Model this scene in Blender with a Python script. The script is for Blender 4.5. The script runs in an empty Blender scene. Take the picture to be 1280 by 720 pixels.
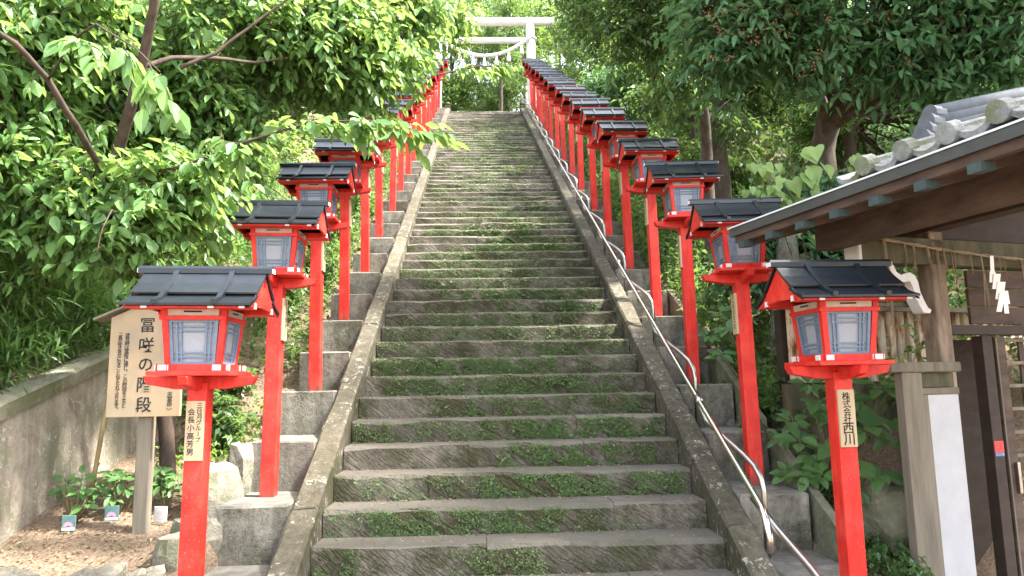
import bpy, math, random
import numpy as np
from mathutils import Vector, Matrix
R = math.radians
random.seed(7)
scene = bpy.context.scene
COL = scene.collection

# ------------------------------------------------------------------ camera
CAM_LOC = Vector((-0.221, -4.536, 0.956))
PITCH, ROLL, YAW, FPX = R(7.91), R(-0.994), R(2.502), 890.0
_fw = Vector((math.sin(YAW)*math.cos(PITCH), math.cos(YAW)*math.cos(PITCH), math.sin(PITCH)))
_r0 = Vector((math.cos(YAW), -math.sin(YAW), 0)); _u0 = _r0.cross(_fw)
_rt = _r0*math.cos(ROLL) + _u0*math.sin(ROLL)
_up = -_r0*math.sin(ROLL) + _u0*math.cos(ROLL)
cam_data = bpy.data.cameras.new('camera'); cam = bpy.data.objects.new('camera', cam_data); COL.objects.link(cam)
cam.matrix_world = Matrix(((_rt.x, _up.x, -_fw.x, CAM_LOC.x), (_rt.y, _up.y, -_fw.y, CAM_LOC.y), (_rt.z, _up.z, -_fw.z, CAM_LOC.z), (0, 0, 0, 1)))
cam_data.sensor_width = 36; cam_data.lens = 36*FPX/1280; cam_data.clip_end = 2000; cam_data.clip_start = .02
scene.camera = cam
def ray(px, py): return _fw + _rt*((px-640)/FPX) + _up*((360-py)/FPX)
def at(px, py, d): return CAM_LOC + ray(px, py)*d                 # point at depth d along the optical axis
def atp(px, py, ax, v):
    d = ray(px, py); return CAM_LOC + d*((v-CAM_LOC[ax])/d[ax])

# ------------------------------------------------------------------ sky, sun, exposure
SUN_EL, SUN_AZ = R(56), R(101)                                      # azimuth from +y towards +x
world = bpy.data.worlds.new('World'); scene.world = world; world.use_nodes = True
wn = world.node_tree.nodes; wl = world.node_tree.links
sky = wn.new('ShaderNodeTexSky'); sky.sky_type = 'NISHITA'; sky.sun_disc = False
sky.sun_elevation = SUN_EL; sky.sun_rotation = SUN_AZ; sky.air_density = 1.0; sky.dust_density = 3.0; sky.ozone_density = 1.0
bg = wn['Background']; bg.inputs['Strength'].default_value = 0.15
hz = wn.new('ShaderNodeHueSaturation'); hz.inputs['Saturation'].default_value = .5      # hazy, whitish summer sky
wl.new(sky.outputs[0], hz.inputs['Color']); wl.new(hz.outputs[0], bg.inputs[0])
sl = bpy.data.lights.new('sun', 'SUN'); sl.energy = 3.0; sl.angle = R(4.0); sl.color = (1.0, .96, .89)
sun = bpy.data.objects.new('sun', sl); COL.objects.link(sun)
_sd = Vector((math.cos(SUN_EL)*math.sin(SUN_AZ), math.cos(SUN_EL)*math.cos(SUN_AZ), math.sin(SUN_EL)))
sun.rotation_euler = _sd.to_track_quat('Z', 'Y').to_euler(); sun.location = (10, 0, 30)
vs = scene.view_settings; vs.view_transform = 'Standard'; vs.look = 'None'; vs.gamma = 1; vs.use_curve_mapping = False
vs.exposure = 3.0
scene.render.engine = 'CYCLES'
scene.cycles.max_bounces = 10; scene.cycles.diffuse_bounces = 6; scene.cycles.transmission_bounces = 8; scene.cycles.transparent_max_bounces = 4

# ------------------------------------------------------------------ mesh helpers
class MB:
    def __init__(s): s.v = []; s.f = []
    def add(s, vs_, fs):
        o = len(s.v); s.v += [tuple(p) for p in vs_]; s.f += [tuple(i+o for i in f) for f in fs]; return s
    def box(s, x0, y0, z0, x1, y1, z1, M=None):
        vs_ = [(x, y, z) for z in (z0, z1) for y in (y0, y1) for x in (x0, x1)]
        if M: vs_ = [M(*p) for p in vs_]
        return s.add(vs_, [(0, 2, 3, 1), (4, 5, 7, 6), (0, 1, 5, 4), (1, 3, 7, 5), (3, 2, 6, 7), (2, 0, 4, 6)])
    def prism(s, poly, a, b, M):
        """poly (u,v) extruded from w=a to w=b; M(u,v,w)->xyz"""
        n = len(poly)
        vs_ = [M(u, v, a) for u, v in poly] + [M(u, v, b) for u, v in poly]
        return s.add(vs_, [tuple(range(n))[::-1], tuple(range(n, 2*n))] + [(i, (i+1) % n, n+(i+1) % n, n+i) for i in range(n)])
    def tube(s, pts, rad, n=8, cap=True):
        pts = [Vector(p) for p in pts]; m = len(pts)
        if not hasattr(rad, '__len__'): rad = [rad]*m
        t0 = (pts[1]-pts[0]).normalized(); a = t0.orthogonal().normalized(); vs_ = []
        for i, p in enumerate(pts):
            t = (pts[min(i+1, m-1)]-pts[max(i-1, 0)]).normalized()
            a = (a - t*a.dot(t)); a = a.normalized() if a.length > 1e-6 else t.orthogonal().normalized()
            b = t.cross(a)
            vs_ += [p + (a*math.cos(q*2*math.pi/n) + b*math.sin(q*2*math.pi/n))*rad[i] for q in range(n)]
        fs = [(i*n+q, i*n+(q+1) % n, (i+1)*n+(q+1) % n, (i+1)*n+q) for i in range(m-1) for q in range(n)]
        if cap: fs += [tuple(range(n))[::-1], tuple(range((m-1)*n, m*n))]
        return s.add(vs_, fs)
    def lathe(s, prof, c=(0, 0, 0), n=12):
        vs_ = [(c[0]+r*math.cos(q*2*math.pi/n), c[1]+r*math.sin(q*2*math.pi/n), c[2]+z) for r, z in prof for q in range(n)]
        m = len(prof)
        fs = [(i*n+q, i*n+(q+1) % n, (i+1)*n+(q+1) % n, (i+1)*n+q) for i in range(m-1) for q in range(n)]
        fs += [tuple(range(n))[::-1], tuple(range((m-1)*n, m*n))]
        return s.add(vs_, fs)
    def mesh(s, name, mat, smooth=False):
        me = bpy.data.meshes.new(name); me.from_pydata(s.v, [], s.f); me.update()
        if mat: me.materials.append(mat)
        if smooth:
            me.polygons.foreach_set('use_smooth', [True]*len(me.polygons))
        return me
    def build(s, name, mat, parent=None, smooth=False, bevel=0):
        o = link(name, s.mesh(name, mat, smooth), parent)
        if bevel: bev(o, bevel)
        return o
def link(name, data, parent=None):
    o = bpy.data.objects.new(name, data); COL.objects.link(o)
    if parent: o.parent = parent
    return o
def bev(o, w, seg=2):
    m = o.modifiers.new('bevel', 'BEVEL'); m.width = w; m.segments = seg; m.limit_method = 'ANGLE'; m.angle_limit = R(40)
def thing(name, label, cat, loc=(0, 0, 0), rz=0, group=None):
    o = bpy.data.objects.new(name, None); COL.objects.link(o); o.location = loc; o.rotation_euler = (0, 0, rz)
    return tag(o, label, cat, group)
def tag(o, label=None, cat=None, group=None, kind=None):
    if label: o['label'] = label
    if cat: o['category'] = cat
    if group: o['group'] = group
    if kind: o['kind'] = kind
    return o
def copy_tree(o, parent=None):
    c = o.copy(); COL.objects.link(c); c.parent = parent
    for ch in list(o.children): copy_tree(ch, c)
    return c
def np_mesh(name, V, F, mat, smooth=False):
    """V (n,3), F (m,4) quads"""
    me = bpy.data.meshes.new(name); n, m = len(V), len(F); k = F.shape[1]
    me.vertices.add(n); me.vertices.foreach_set('co', np.ascontiguousarray(V, dtype=np.float32).ravel())
    me.loops.add(m*k); me.loops.foreach_set('vertex_index', np.ascontiguousarray(F, dtype=np.int32).ravel())
    me.polygons.add(m); me.polygons.foreach_set('loop_start', np.arange(0, m*k, k, dtype=np.int32))
    me.update(calc_edges=True); me.materials.append(mat)
    if smooth: me.polygons.foreach_set('use_smooth', np.ones(m, dtype=bool))
    return me

# ------------------------------------------------------------------ materials
def new_mat(name):
    m = bpy.data.materials.new(name); m.use_nodes = True
    return m, m.node_tree.nodes, m.node_tree.links, m.node_tree.nodes['Principled BSDF']
def ramp(n, l, fac, stops, interp='LINEAR'):
    r = n.new('ShaderNodeValToRGB'); r.color_ramp.interpolation = interp
    e = r.color_ramp.elements
    while len(e) < len(stops): e.new(.5)
    for el, (p, c) in zip(e, stops): el.position = p; el.color = (*c, 1) if len(c) == 3 else c
    l.new(fac, r.inputs[0]); return r.outputs[0]
def noise(n, l, vec, sc, det=4, rough=.55, dist=0):
    t = n.new('ShaderNodeTexNoise'); t.inputs['Scale'].default_value = sc; t.inputs['Detail'].default_value = det
    t.inputs['Roughness'].default_value = rough; t.inputs['Distortion'].default_value = dist
    if vec: l.new(vec, t.inputs['Vector'])
    return t.outputs['Fac']
def mixc(n, l, fac, a, b, mode='MIX'):
    m = n.new('ShaderNodeMix'); m.data_type = 'RGBA'; m.blend_type = mode
    for sock, v in ((m.inputs[0], fac), (m.inputs[6], a), (m.inputs[7], b)):
        if isinstance(v, (int, float)): sock.default_value = v
        elif isinstance(v, tuple): sock.default_value = (*v, 1)
        else: l.new(v, sock)
    return m.outputs[2]
def math_(n, l, op, a, b=0, clamp=False):
    m = n.new('ShaderNodeMath'); m.operation = op; m.use_clamp = clamp
    for sock, v in ((m.inputs[0], a), (m.inputs[1], b)):
        if isinstance(v, (int, float)): sock.default_value = v
        else: l.new(v, sock)
    return m.outputs[0]
def bump(n, l, h, strength, dist, bsdf):
    b = n.new('ShaderNodeBump'); b.inputs['Strength'].default_value = strength; b.inputs['Distance'].default_value = dist
    l.new(h, b.inputs['Height']); l.new(b.outputs[0], bsdf.inputs['Normal']); return b
def wpos(n): return n.new('ShaderNodeNewGeometry').outputs['Position']
def ocoord(n): return n.new('ShaderNodeTexCoord').outputs['Object']

def stone_mat(name, base, dark, moss, moss_amt, lichen=0, chisel=True, scale=1.0, tread=None, streak=0, spots=0):
    m, n, l, b = new_mat(name)
    P = wpos(n)
    g = n.new('ShaderNodeNewGeometry'); sep = n.new('ShaderNodeSeparateXYZ'); l.new(g.outputs['Normal'], sep.inputs[0])
    nz = math_(n, l, 'SMOOTH_MIN', sep.outputs[2], 1.0)
    upf = math_(n, l, 'SUBTRACT', math_(n, l, 'MULTIPLY', sep.outputs[2], 2.0), .6, True)     # 1 on flat tops
    big = noise(n, l, P, 2.2*scale, 5, .6); mid = noise(n, l, P, 14*scale, 6, .65); fine = noise(n, l, P, 70*scale, 5, .7)
    c = mixc(n, l, ramp(n, l, mid, [(.32, (0, 0, 0)), (.68, (1, 1, 1))]), dark, base)
    c = mixc(n, l, ramp(n, l, fine, [(.4, (0, 0, 0)), (.62, (1, 1, 1))]), c, mixc(n, l, .55, c, base))
    oi = n.new('ShaderNodeObjectInfo'); hv = n.new('ShaderNodeHueSaturation'); l.new(c, hv.inputs['Color'])
    l.new(math_(n, l, 'ADD', math_(n, l, 'MULTIPLY', oi.outputs['Random'], .42), .78), hv.inputs['Value']); c = hv.outputs[0]
    if tread: c = mixc(n, l, math_(n, l, 'MULTIPLY', upf, .75), c, mixc(n, l, mid, tread, tuple(.8*x for x in tread)))
    mm = math_(n, l, 'ADD', math_(n, l, 'MULTIPLY', big, .75), math_(n, l, 'MULTIPLY', fine, .35))
    mask = ramp(n, l, mm, [(.56-moss_amt*.14, (0, 0, 0)), (.66-moss_amt*.12, (1, 1, 1))])
    mask = math_(n, l, 'MULTIPLY', mask, math_(n, l, 'SUBTRACT', 1.0, math_(n, l, 'MULTIPLY', upf, .8)))
    mossc = mixc(n, l, fine, tuple(.45*x for x in moss), moss)
    c = mixc(n, l, math_(n, l, 'MULTIPLY', mask, .85), c, mossc)
    if streak:
        ms = n.new('ShaderNodeMapping'); ms.inputs['Scale'].default_value = (1, 1, .09); l.new(P, ms.inputs['Vector'])
        sk = noise(n, l, ms.outputs[0], 9, 5, .6)
        c = mixc(n, l, math_(n, l, 'MULTIPLY', ramp(n, l, sk, [(.42, (1, 1, 1)), (.60, (0, 0, 0))]), streak), c, tuple(.55*x for x in dark))
    if spots:
        sp = noise(n, l, P, 55, 3, .75)
        c = mixc(n, l, math_(n, l, 'MULTIPLY', ramp(n, l, sp, [(.55, (0, 0, 0)), (.62, (1, 1, 1))]), math_(n, l, 'MULTIPLY', ramp(n, l, big, [(.4, (0, 0, 0)), (.6, (1, 1, 1))]), math_(n, l, 'MULTIPLY', math_(n, l, 'SUBTRACT', 1.0, upf), spots))), c, (.025, .024, .018))
    if lichen:
        lm = math_(n, l, 'MULTIPLY', ramp(n, l, noise(n, l, P, 24, 5, .7, .8), [(.56, (0, 0, 0)), (.63, (1, 1, 1))]), ramp(n, l, noise(n, l, P, 4, 3), [(.44, (0, 0, 0)), (.56, (1, 1, 1))]))
        c = mixc(n, l, math_(n, l, 'MULTIPLY', lm, lichen), c, (.55, .53, .45))
    l.new(c, b.inputs['Base Color']); b.inputs['Roughness'].default_value = .9; b.inputs['Specular IOR Level'].default_value = .25
    h = math_(n, l, 'ADD', math_(n, l, 'MULTIPLY', mid, .6), math_(n, l, 'MULTIPLY', fine, .5))
    if chisel:
        mp = n.new('ShaderNodeMapping'); mp.vector_type = 'POINT'; mp.inputs['Rotation'].default_value = (0, R(-38), 0); l.new(P, mp.inputs['Vector'])
        mp2 = n.new('ShaderNodeMapping'); mp2.inputs['Scale'].default_value = (10, 5, 52); l.new(mp.outputs[0], mp2.inputs['Vector'])
        st = noise(n, l, mp2.outputs[0], 1.0, 3, .6, .6)
        gr = ramp(n, l, st, [(.40, (0, 0, 0)), (.56, (1, 1, 1))])
        side = math_(n, l, 'SUBTRACT', 1.0, upf)
        amt = math_(n, l, 'MULTIPLY', side, math_(n, l, 'ADD', math_(n, l, 'MULTIPLY', ramp(n, l, big, [(.35, (0, 0, 0)), (.6, (1, 1, 1))]), .6), .4))
        h = math_(n, l, 'ADD', h, math_(n, l, 'MULTIPLY', math_(n, l, 'MULTIPLY', gr, amt), 1.1))
    bump(n, l, h, 1.0, .026 if chisel else .016, b)
    return m

def simple_mat(name, col, rough=.6, var=.15, nscale=18, spec=.4, metal=0, bmp=0.0, col2=None, stretch=(1, 1, 1), coord='obj', rndv=0.0):
    m, n, l, b = new_mat(name)
    P = ocoord(n) if coord == 'obj' else wpos(n)
    mp = n.new('ShaderNodeMapping'); mp.inputs['Scale'].default_value = stretch; l.new(P, mp.inputs['Vector'])
    f = noise(n, l, mp.outputs[0], nscale, 6, .62)
    c2 = col2 or tuple(x*(1-2*var) for x in col)
    c = mixc(n, l, ramp(n, l, f, [(.3, (0, 0, 0)), (.7, (1, 1, 1))]), c2, col)
    if rndv:
        oi = n.new('ShaderNodeObjectInfo'); hv = n.new('ShaderNodeHueSaturation'); l.new(c, hv.inputs['Color'])
        l.new(math_(n, l, 'ADD', math_(n, l, 'MULTIPLY', oi.outputs['Random'], 2*rndv), 1-rndv), hv.inputs['Value']); c = hv.outputs[0]
    l.new(c, b.inputs['Base Color']); b.inputs['Roughness'].default_value = rough
    b.inputs['Specular IOR Level'].default_value = spec; b.inputs['Metallic'].default_value = metal
    if bmp: bump(n, l, f, bmp, .006, b)
    return m

def leaf_mat(name, c1, c2, trans, tmix=.4, rough=.45, yellow=None, back=.9):
    m, n, l, b = new_mat(name)
    g = n.new('ShaderNodeNewGeometry')
    rnd = g.outputs['Random Per Island']
    oi = n.new('ShaderNodeObjectInfo')
    rr = math_(n, l, 'FRACT', math_(n, l, 'ADD', rnd, oi.outputs['Random']))
    stops = [(0, c1), (.9, c2)]
    if yellow: stops += [(.93, c2), (.96, yellow)]
    c = ramp(n, l, rr, stops)
    big = noise(n, l, wpos(n), 1.6, 3)
    c = mixc(n, l, ramp(n, l, big, [(.35, (0, 0, 0)), (.65, (1, 1, 1))]), mixc(n, l, .35, c, c1), c)
    l.new(c, b.inputs['Base Color']); b.inputs['Roughness'].default_value = rough; b.inputs['Specular IOR Level'].default_value = .35
    tr = n.new('ShaderNodeBsdfTranslucent')
    tc = mixc(n, l, rr, trans, tuple(.7*x for x in trans)); l.new(tc, tr.inputs[0])
    mx = n.new('ShaderNodeMixShader'); mx.inputs[0].default_value = tmix
    l.new(b.outputs[0], mx.inputs[1]); l.new(tr.outputs[0], mx.inputs[2])
    l.new(mx.outputs[0], n['Material Output'].inputs[0])
    return m

M = {}
M['step'] = stone_mat('step_stone', (.205, .180, .138), (.068, .060, .044), (.088, .088, .034), .38, tread=(.160, .142, .116), spots=.5)
M['kerb'] = stone_mat('kerb_stone', (.12, .102, .072), (.036, .031, .02), (.065, .065, .025), .40, lichen=.6, chisel=False, spots=.6)
M['concrete'] = stone_mat('concrete', (.27, .25, .205), (.10, .09, .068), (.09, .085, .05), .06, lichen=.12, chisel=False, scale=1.3, tread=(.26, .24, .205), streak=.45, spots=.7)
M['rock'] = stone_mat('rock', (.26, .235, .185), (.11, .095, .07), (.10, .13, .05), .05, lichen=.3, chisel=False)
M['boulder'] = stone_mat('boulder', (.20, .19, .13), (.10, .095, .06), (.09, .12, .04), .35, lichen=.1, chisel=False)
M['wall'] = stone_mat('wall_concrete', (.40, .345, .275), (.20, .165, .125), (.21, .24, .14), .22, lichen=.6, chisel=False, scale=.8, streak=.4)
M['coping'] = stone_mat('coping_concrete', (.30, .28, .21), (.14, .13, .09), (.14, .16, .07), .5, lichen=.3, chisel=False)
M['red'] = simple_mat('red_paint', (.70, .030, .017), .45, .1, 9, .35, rndv=.06, bmp=.05, col2=(.60, .022, .013))
def red_mat():
    m, n, l, b = new_mat('worn_red_paint'); O = ocoord(n); oi = n.new('ShaderNodeObjectInfo')
    ad = n.new('ShaderNodeVectorMath'); ad.operation = 'ADD'; l.new(O, ad.inputs[0]); l.new(oi.outputs['Location'], ad.inputs[1])
    mp = n.new('ShaderNodeMapping'); mp.inputs['Scale'].default_value = (1, 1, .12); l.new(ad.outputs[0], mp.inputs['Vector'])
    g = noise(n, l, mp.outputs[0], 45, 6, .65); f = noise(n, l, ad.outputs[0], 7, 4, .6); sp = noise(n, l, ad.outputs[0], 90, 3, .7)
    c = mixc(n, l, ramp(n, l, g, [(.35, (0, 0, 0)), (.7, (1, 1, 1))]), (.45, .014, .010), (.68, .030, .018))
    c = mixc(n, l, math_(n, l, 'MULTIPLY', ramp(n, l, f, [(.45, (0, 0, 0)), (.72, (1, 1, 1))]), .55), c, (.68, .075, .05))
    c = mixc(n, l, ramp(n, l, sp, [(.65, (0, 0, 0)), (.69, (1, 1, 1))]), c, (.36, .17, .12))
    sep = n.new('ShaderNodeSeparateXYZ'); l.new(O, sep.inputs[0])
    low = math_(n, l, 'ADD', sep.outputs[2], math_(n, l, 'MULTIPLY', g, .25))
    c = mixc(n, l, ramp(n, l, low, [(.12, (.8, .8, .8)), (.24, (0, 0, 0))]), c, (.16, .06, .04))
    l.new(c, b.inputs['Base Color']); b.inputs['Specular IOR Level'].default_value = .3
    l.new(ramp(n, l, f, [(.3, (.4, .4, .4)), (.7, (.65, .65, .65))]), b.inputs['Roughness'])
    bump(n, l, g, .25, .003, b); return m
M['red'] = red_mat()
M['white'] = simple_mat('white_paint', (.62, .61, .59), .6, .06, 12)
M['ivory'] = simple_mat('ivory_board', (.52, .47, .41), .6, .1, 12)
M['roofblack'] = simple_mat('black_sheet', (.014, .018, .023), .36, .2, 10, .5, bmp=.04, rndv=.1)
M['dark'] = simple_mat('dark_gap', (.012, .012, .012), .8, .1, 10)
M['lattice'] = simple_mat('blue_grey_lattice', (.14, .195, .265), .55, .1, 20)
M['plate'] = simple_mat('pale_wood_plate', (.48, .36, .215), .6, .12, 22, .3, stretch=(1, 1, .12))
M['ink'] = simple_mat('ink', (.012, .011, .010), .7, .1, 10)
M['steel'] = simple_mat('polished_steel', (.72, .70, .68), .16, .04, 12, .5, metal=1)
M['bronze'] = simple_mat('dull_steel', (.50, .46, .42), .30, .12, 30, .5, metal=1)
M['torii'] = simple_mat('white_concrete', (.66, .64, .60), .8, .08, 6, .2, bmp=.1)
M['ropewhite'] = simple_mat('white_rope', (.75, .74, .70), .9, .1, 30)
M['paper'] = simple_mat('white_paper', (.82, .81, .78), .8, .03, 8)
M['straw'] = simple_mat('straw', (.30, .235, .155), .9, .2, 40, .2, rndv=.2)
M['sign'] = simple_mat('sign_board_wood', (.37, .26, .155), .8, .2, 5.5, .2, stretch=(1, 1, .6), col2=(.235, .205, .15))
M['greywood'] = simple_mat('weathered_wood', (.22, .19, .145), .85, .25, 16, .2, stretch=(1, 1, .1), bmp=.25, rndv=.1)
M['brownwood'] = simple_mat('brown_wood', (.105, .07, .053), .8, .3, 14, .3, stretch=(.3, .3, 1), bmp=.15, rndv=.15)
M['darkwood'] = simple_mat('dark_wood', (.055, .038, .028), .75, .2, 14, .3, stretch=(.5, .5, 1), bmp=.15, rndv=.15)
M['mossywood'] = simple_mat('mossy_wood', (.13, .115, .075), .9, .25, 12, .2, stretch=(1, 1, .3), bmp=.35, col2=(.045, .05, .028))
M['peelwood'] = simple_mat('peeling_wood', (.32, .25, .19), .9, .2, 14, .2, stretch=(1, 1, .25), bmp=.5, col2=(.09, .065, .045))
M['copper'] = simple_mat('green_copper', (.045, .07, .07), .6, .2, 20, .4)
M['eavemetal'] = simple_mat('eave_sheet', (.06, .062, .058), .5, .15, 8, .4)
M['brightmetal'] = simple_mat('eave_trim', (.66, .68, .70), .4, .08, 8, .5)
M['tile'] = stone_mat('roof_tile', (.27, .27, .255), (.12, .12, .115), (.15, .17, .065), .25, lichen=.35, chisel=False, scale=1.5)
M['darktile'] = simple_mat('grey_tile', (.125, .13, .14), .65, .2, 14, .4)
M['panel'] = simple_mat('white_panel', (.42, .42, .435), .5, .09, 6, .4)
M['bamboo'] = simple_mat('bamboo_stem', (.30, .22, .10), .5, .2, 10, .4, rndv=.25)
M['greenbamboo'] = simple_mat('green_bamboo_stem', (.15, .17, .055), .5, .2, 10, .4, rndv=.3)
M['bark'] = simple_mat('bark', (.085, .06, .045), .9, .3, 18, .2, stretch=(1, 1, .35), bmp=.8, col2=(.035, .025, .02), coord='w')
M['barkgrey'] = simple_mat('grey_bark', (.12, .095, .075), .9, .3, 16, .2, stretch=(1, 1, .4), bmp=.8, col2=(.045, .035, .028), coord='w')
M['barkmoss'] = simple_mat('mossy_bark', (.16, .15, .11), .95, .3, 22, .15, bmp=1.0, col2=(.05, .05, .035), coord='w')
M['stem'] = simple_mat('stem', (.16, .13, .06), .7, .2, 20)
M['redfl'] = simple_mat('red_berries', (.52, .15, .10), .5, .2, 10)
M['rust'] = None
def rust_mat():
    m, n, l, b = new_mat('rusty_sheet'); P = ocoord(n)
    mp = n.new('ShaderNodeMapping'); mp.inputs['Scale'].default_value = (1, 1, .25); l.new(P, mp.inputs['Vector'])
    f = noise(n, l, mp.outputs[0], 16, 6, .65)
    c = ramp(n, l, f, [(.47, (.56, .49, .39)), (.56, (.45, .30, .17)), (.63, (.17, .055, .02)), (.75, (.07, .025, .012))])
    l.new(c, b.inputs['Base Color']); b.inputs['Roughness'].default_value = .8
    return m
M['rust'] = rust_mat()
def pane_mat():
    m, n, l, b = new_mat('frosted_pane'); P = ocoord(n)
    f = noise(n, l, P, 60, 4, .7)
    l.new(ramp(n, l, f, [(.3, (.38, .41, .45)), (.7, (.50, .53, .57))]), b.inputs['Base Color']); b.inputs['Roughness'].default_value = .35
    tr = n.new('ShaderNodeBsdfTranslucent'); tr.inputs[0].default_value = (.72, .72, .74, 1)
    mx = n.new('ShaderNodeMixShader'); mx.inputs[0].default_value = .45
    l.new(b.outputs[0], mx.inputs[1]); l.new(tr.outputs[0], mx.inputs[2]); l.new(mx.outputs[0], n['Material Output'].inputs[0])
    return m
M['pane'] = pane_mat()
def soil_mat():
    m, n, l, b = new_mat('leafy_soil'); P = wpos(n)
    a = noise(n, l, P, 3, 5, .6); f = noise(n, l, P, 45, 6, .7)
    c = ramp(n, l, f, [(.3, (.075, .048, .03)), (.5, (.20, .14, .09)), (.7, (.31, .225, .15))])
    c = mixc(n, l, ramp(n, l, a, [(.52, (0, 0, 0)), (.8, (1, 1, 1))]), c, mixc(n, l, f, (.05, .05, .02), (.12, .12, .05)))
    l.new(c, b.inputs['Base Color']); b.inputs['Roughness'].default_value = .95
    bump(n, l, f, 1.0, .03, b)
    return m
M['soil'] = soil_mat()
M['litter'] = leaf_mat('dry_leaves', (.24, .15, .085), (.42, .29, .185), (.3, .2, .1), .15, .8)
M['moss'] = leaf_mat('moss_leaves', (.085, .135, .045), (.17, .25, .095), (.22, .32, .09), .3, .7)
M['leafcherry'] = leaf_mat('cherry_leaves', (.075, .165, .055), (.155, .28, .08), (.36, .52, .12), .43, .40)
M['leafcherrynear'] = leaf_mat('cherry_leaves_low', (.055, .12, .035), (.10, .18, .045), (.22, .36, .06), .38, .4)
M['leafbamboo'] = leaf_mat('bamboo_leaves', (.05, .12, .04), (.13, .24, .065), (.26, .44, .09), .40, .4)
M['leafdark'] = leaf_mat('evergreen_leaves', (.065, .165, .075), (.14, .275, .115), (.26, .46, .15), .38, .4)
M['leafmid'] = leaf_mat('forest_leaves', (.045, .10, .032), (.11, .19, .055), (.24, .38, .08), .38, .4)
M['leaflight'] = leaf_mat('sunny_leaves', (.09, .18, .05), (.16, .28, .07), (.36, .52, .10), .42, .4)  # lighter leaf tone, sunlit look put into the colour
M['leafbush'] = leaf_mat('bush_leaves', (.055, .125, .04), (.10, .19, .055), (.18, .32, .07), .3, .35)
M['leafheart'] = leaf_mat('heart_leaves', (.16, .26, .07), (.24, .34, .10), (.30, .42, .10), .4, .5)

# ------------------------------------------------------------------ ground
T, RISE = .33, .178
K = RISE/T
NTOP = 61
YTOP, ZTOP = NTOP*T, NTOP*RISE
GZ = -.71
def sstep(a, b, x):
    t = np.clip((x-a)/(b-a), 0, 1); return t*t*(3-2*t)
def ground_h(x, y):
    x = np.asarray(x, float); y = np.asarray(y, float)
    yc = np.clip(y, -3, YTOP)
    main = K*yc                                              # nosing line
    far = np.where(y > YTOP+7, (y-YTOP-7)*.38, 0.)
    # left soil bed
    bed = .02+.26*y
    left = bed+(main-.28-bed)*sstep(1.4, 4.5, y)
    left = GZ+(left-GZ)*sstep(-.62, -.50, y)
    upper = (.86+.26*y); upper = upper+(main+.25-upper)*sstep(1.5, 5.5, y); upper = GZ+(upper-GZ)*sstep(-3.5, -.6, y)
    upper = upper+np.clip(-x-3.4, 0, 14)*.30*sstep(-2, 1, y)
    wallend = sstep(4.0, 6.5, y)
    L = left+(upper-left)*sstep(3.24, 3.30+wallend*1.2, -x)
    # right bank
    right = -.18+K*np.clip(y, 0, YTOP)+np.clip(x-2.0, 0, 3)*.16+np.clip(x-3.5, 0, 14)*.25
    right = GZ+(right-GZ)*sstep(-.75, -.1, y)
    shed = sstep(2.35, 2.5, x)*(1-sstep(.55, 1.0, y)); right = right+(GZ-right)*shed
    core = np.where(y < -1.0, GZ-.02, np.minimum(main-.5, ZTOP-.06)); core = np.where(y > YTOP+.12, ZTOP-.004, core)
    h = np.where(x < 0, L, right)
    w = sstep(1.84, 1.90, np.abs(x))
    h = core+(h-core)*w
    bumpy = .03*np.sin(x*3.1+y*1.7)*np.sin(y*2.3-x*1.1)+.12*np.sin(x*.9+1.3)*np.sin(y*.7)*np.clip((np.abs(x)-4)/3, 0, 1)
    h = h+bumpy*np.clip((np.abs(x)-1.95)*3, 0, 1)*np.where(y < -.6, .15, 1)
    top = sstep(YTOP-.6, YTOP+.4, y)*(1-sstep(3.0, 5.5, np.abs(x))); h = h+(ZTOP-.004-h)*top*(np.abs(x) > 1.86)
    h = np.where(y < -6, GZ, h)
    return h+far
def gz(x, y): return float(ground_h(x, y))
def ground_hit(px_, py_):
    d = ray(px_, py_)
    for s_ in np.arange(2.5, 40, .01):
        p = CAM_LOC+d*float(s_)
        if p.z < gz(p.x, p.y): return p
    return p
xs = np.unique(np.round(np.concatenate([np.arange(-9, 9.01, .12), np.linspace(1.82, 1.94, 5), np.linspace(-1.94, -1.82, 5), np.linspace(-3.36, -3.2, 7), -np.geomspace(9, 220, 26), np.geomspace(9, 220, 26)]), 3))
ys = np.unique(np.round(np.concatenate([np.arange(-4, 30, .16), np.linspace(-.66, -.46, 7), np.geomspace(30, 220, 24), -np.geomspace(4, 60, 12)]), 3))
X, Y = np.meshgrid(xs, ys); Z = ground_h(X, Y)
V = np.stack([X, Y, Z], -1).reshape(-1, 3); nx = len(xs); I = np.arange(len(V)).reshape(len(ys), nx)
F = np.stack([I[:-1, :-1], I[:-1, 1:], I[1:, 1:], I[1:, :-1]], -1).reshape(-1, 4)
ground = link('ground', np_mesh('ground', V, F, M['soil'], True)); tag(ground, kind='structure')

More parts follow.
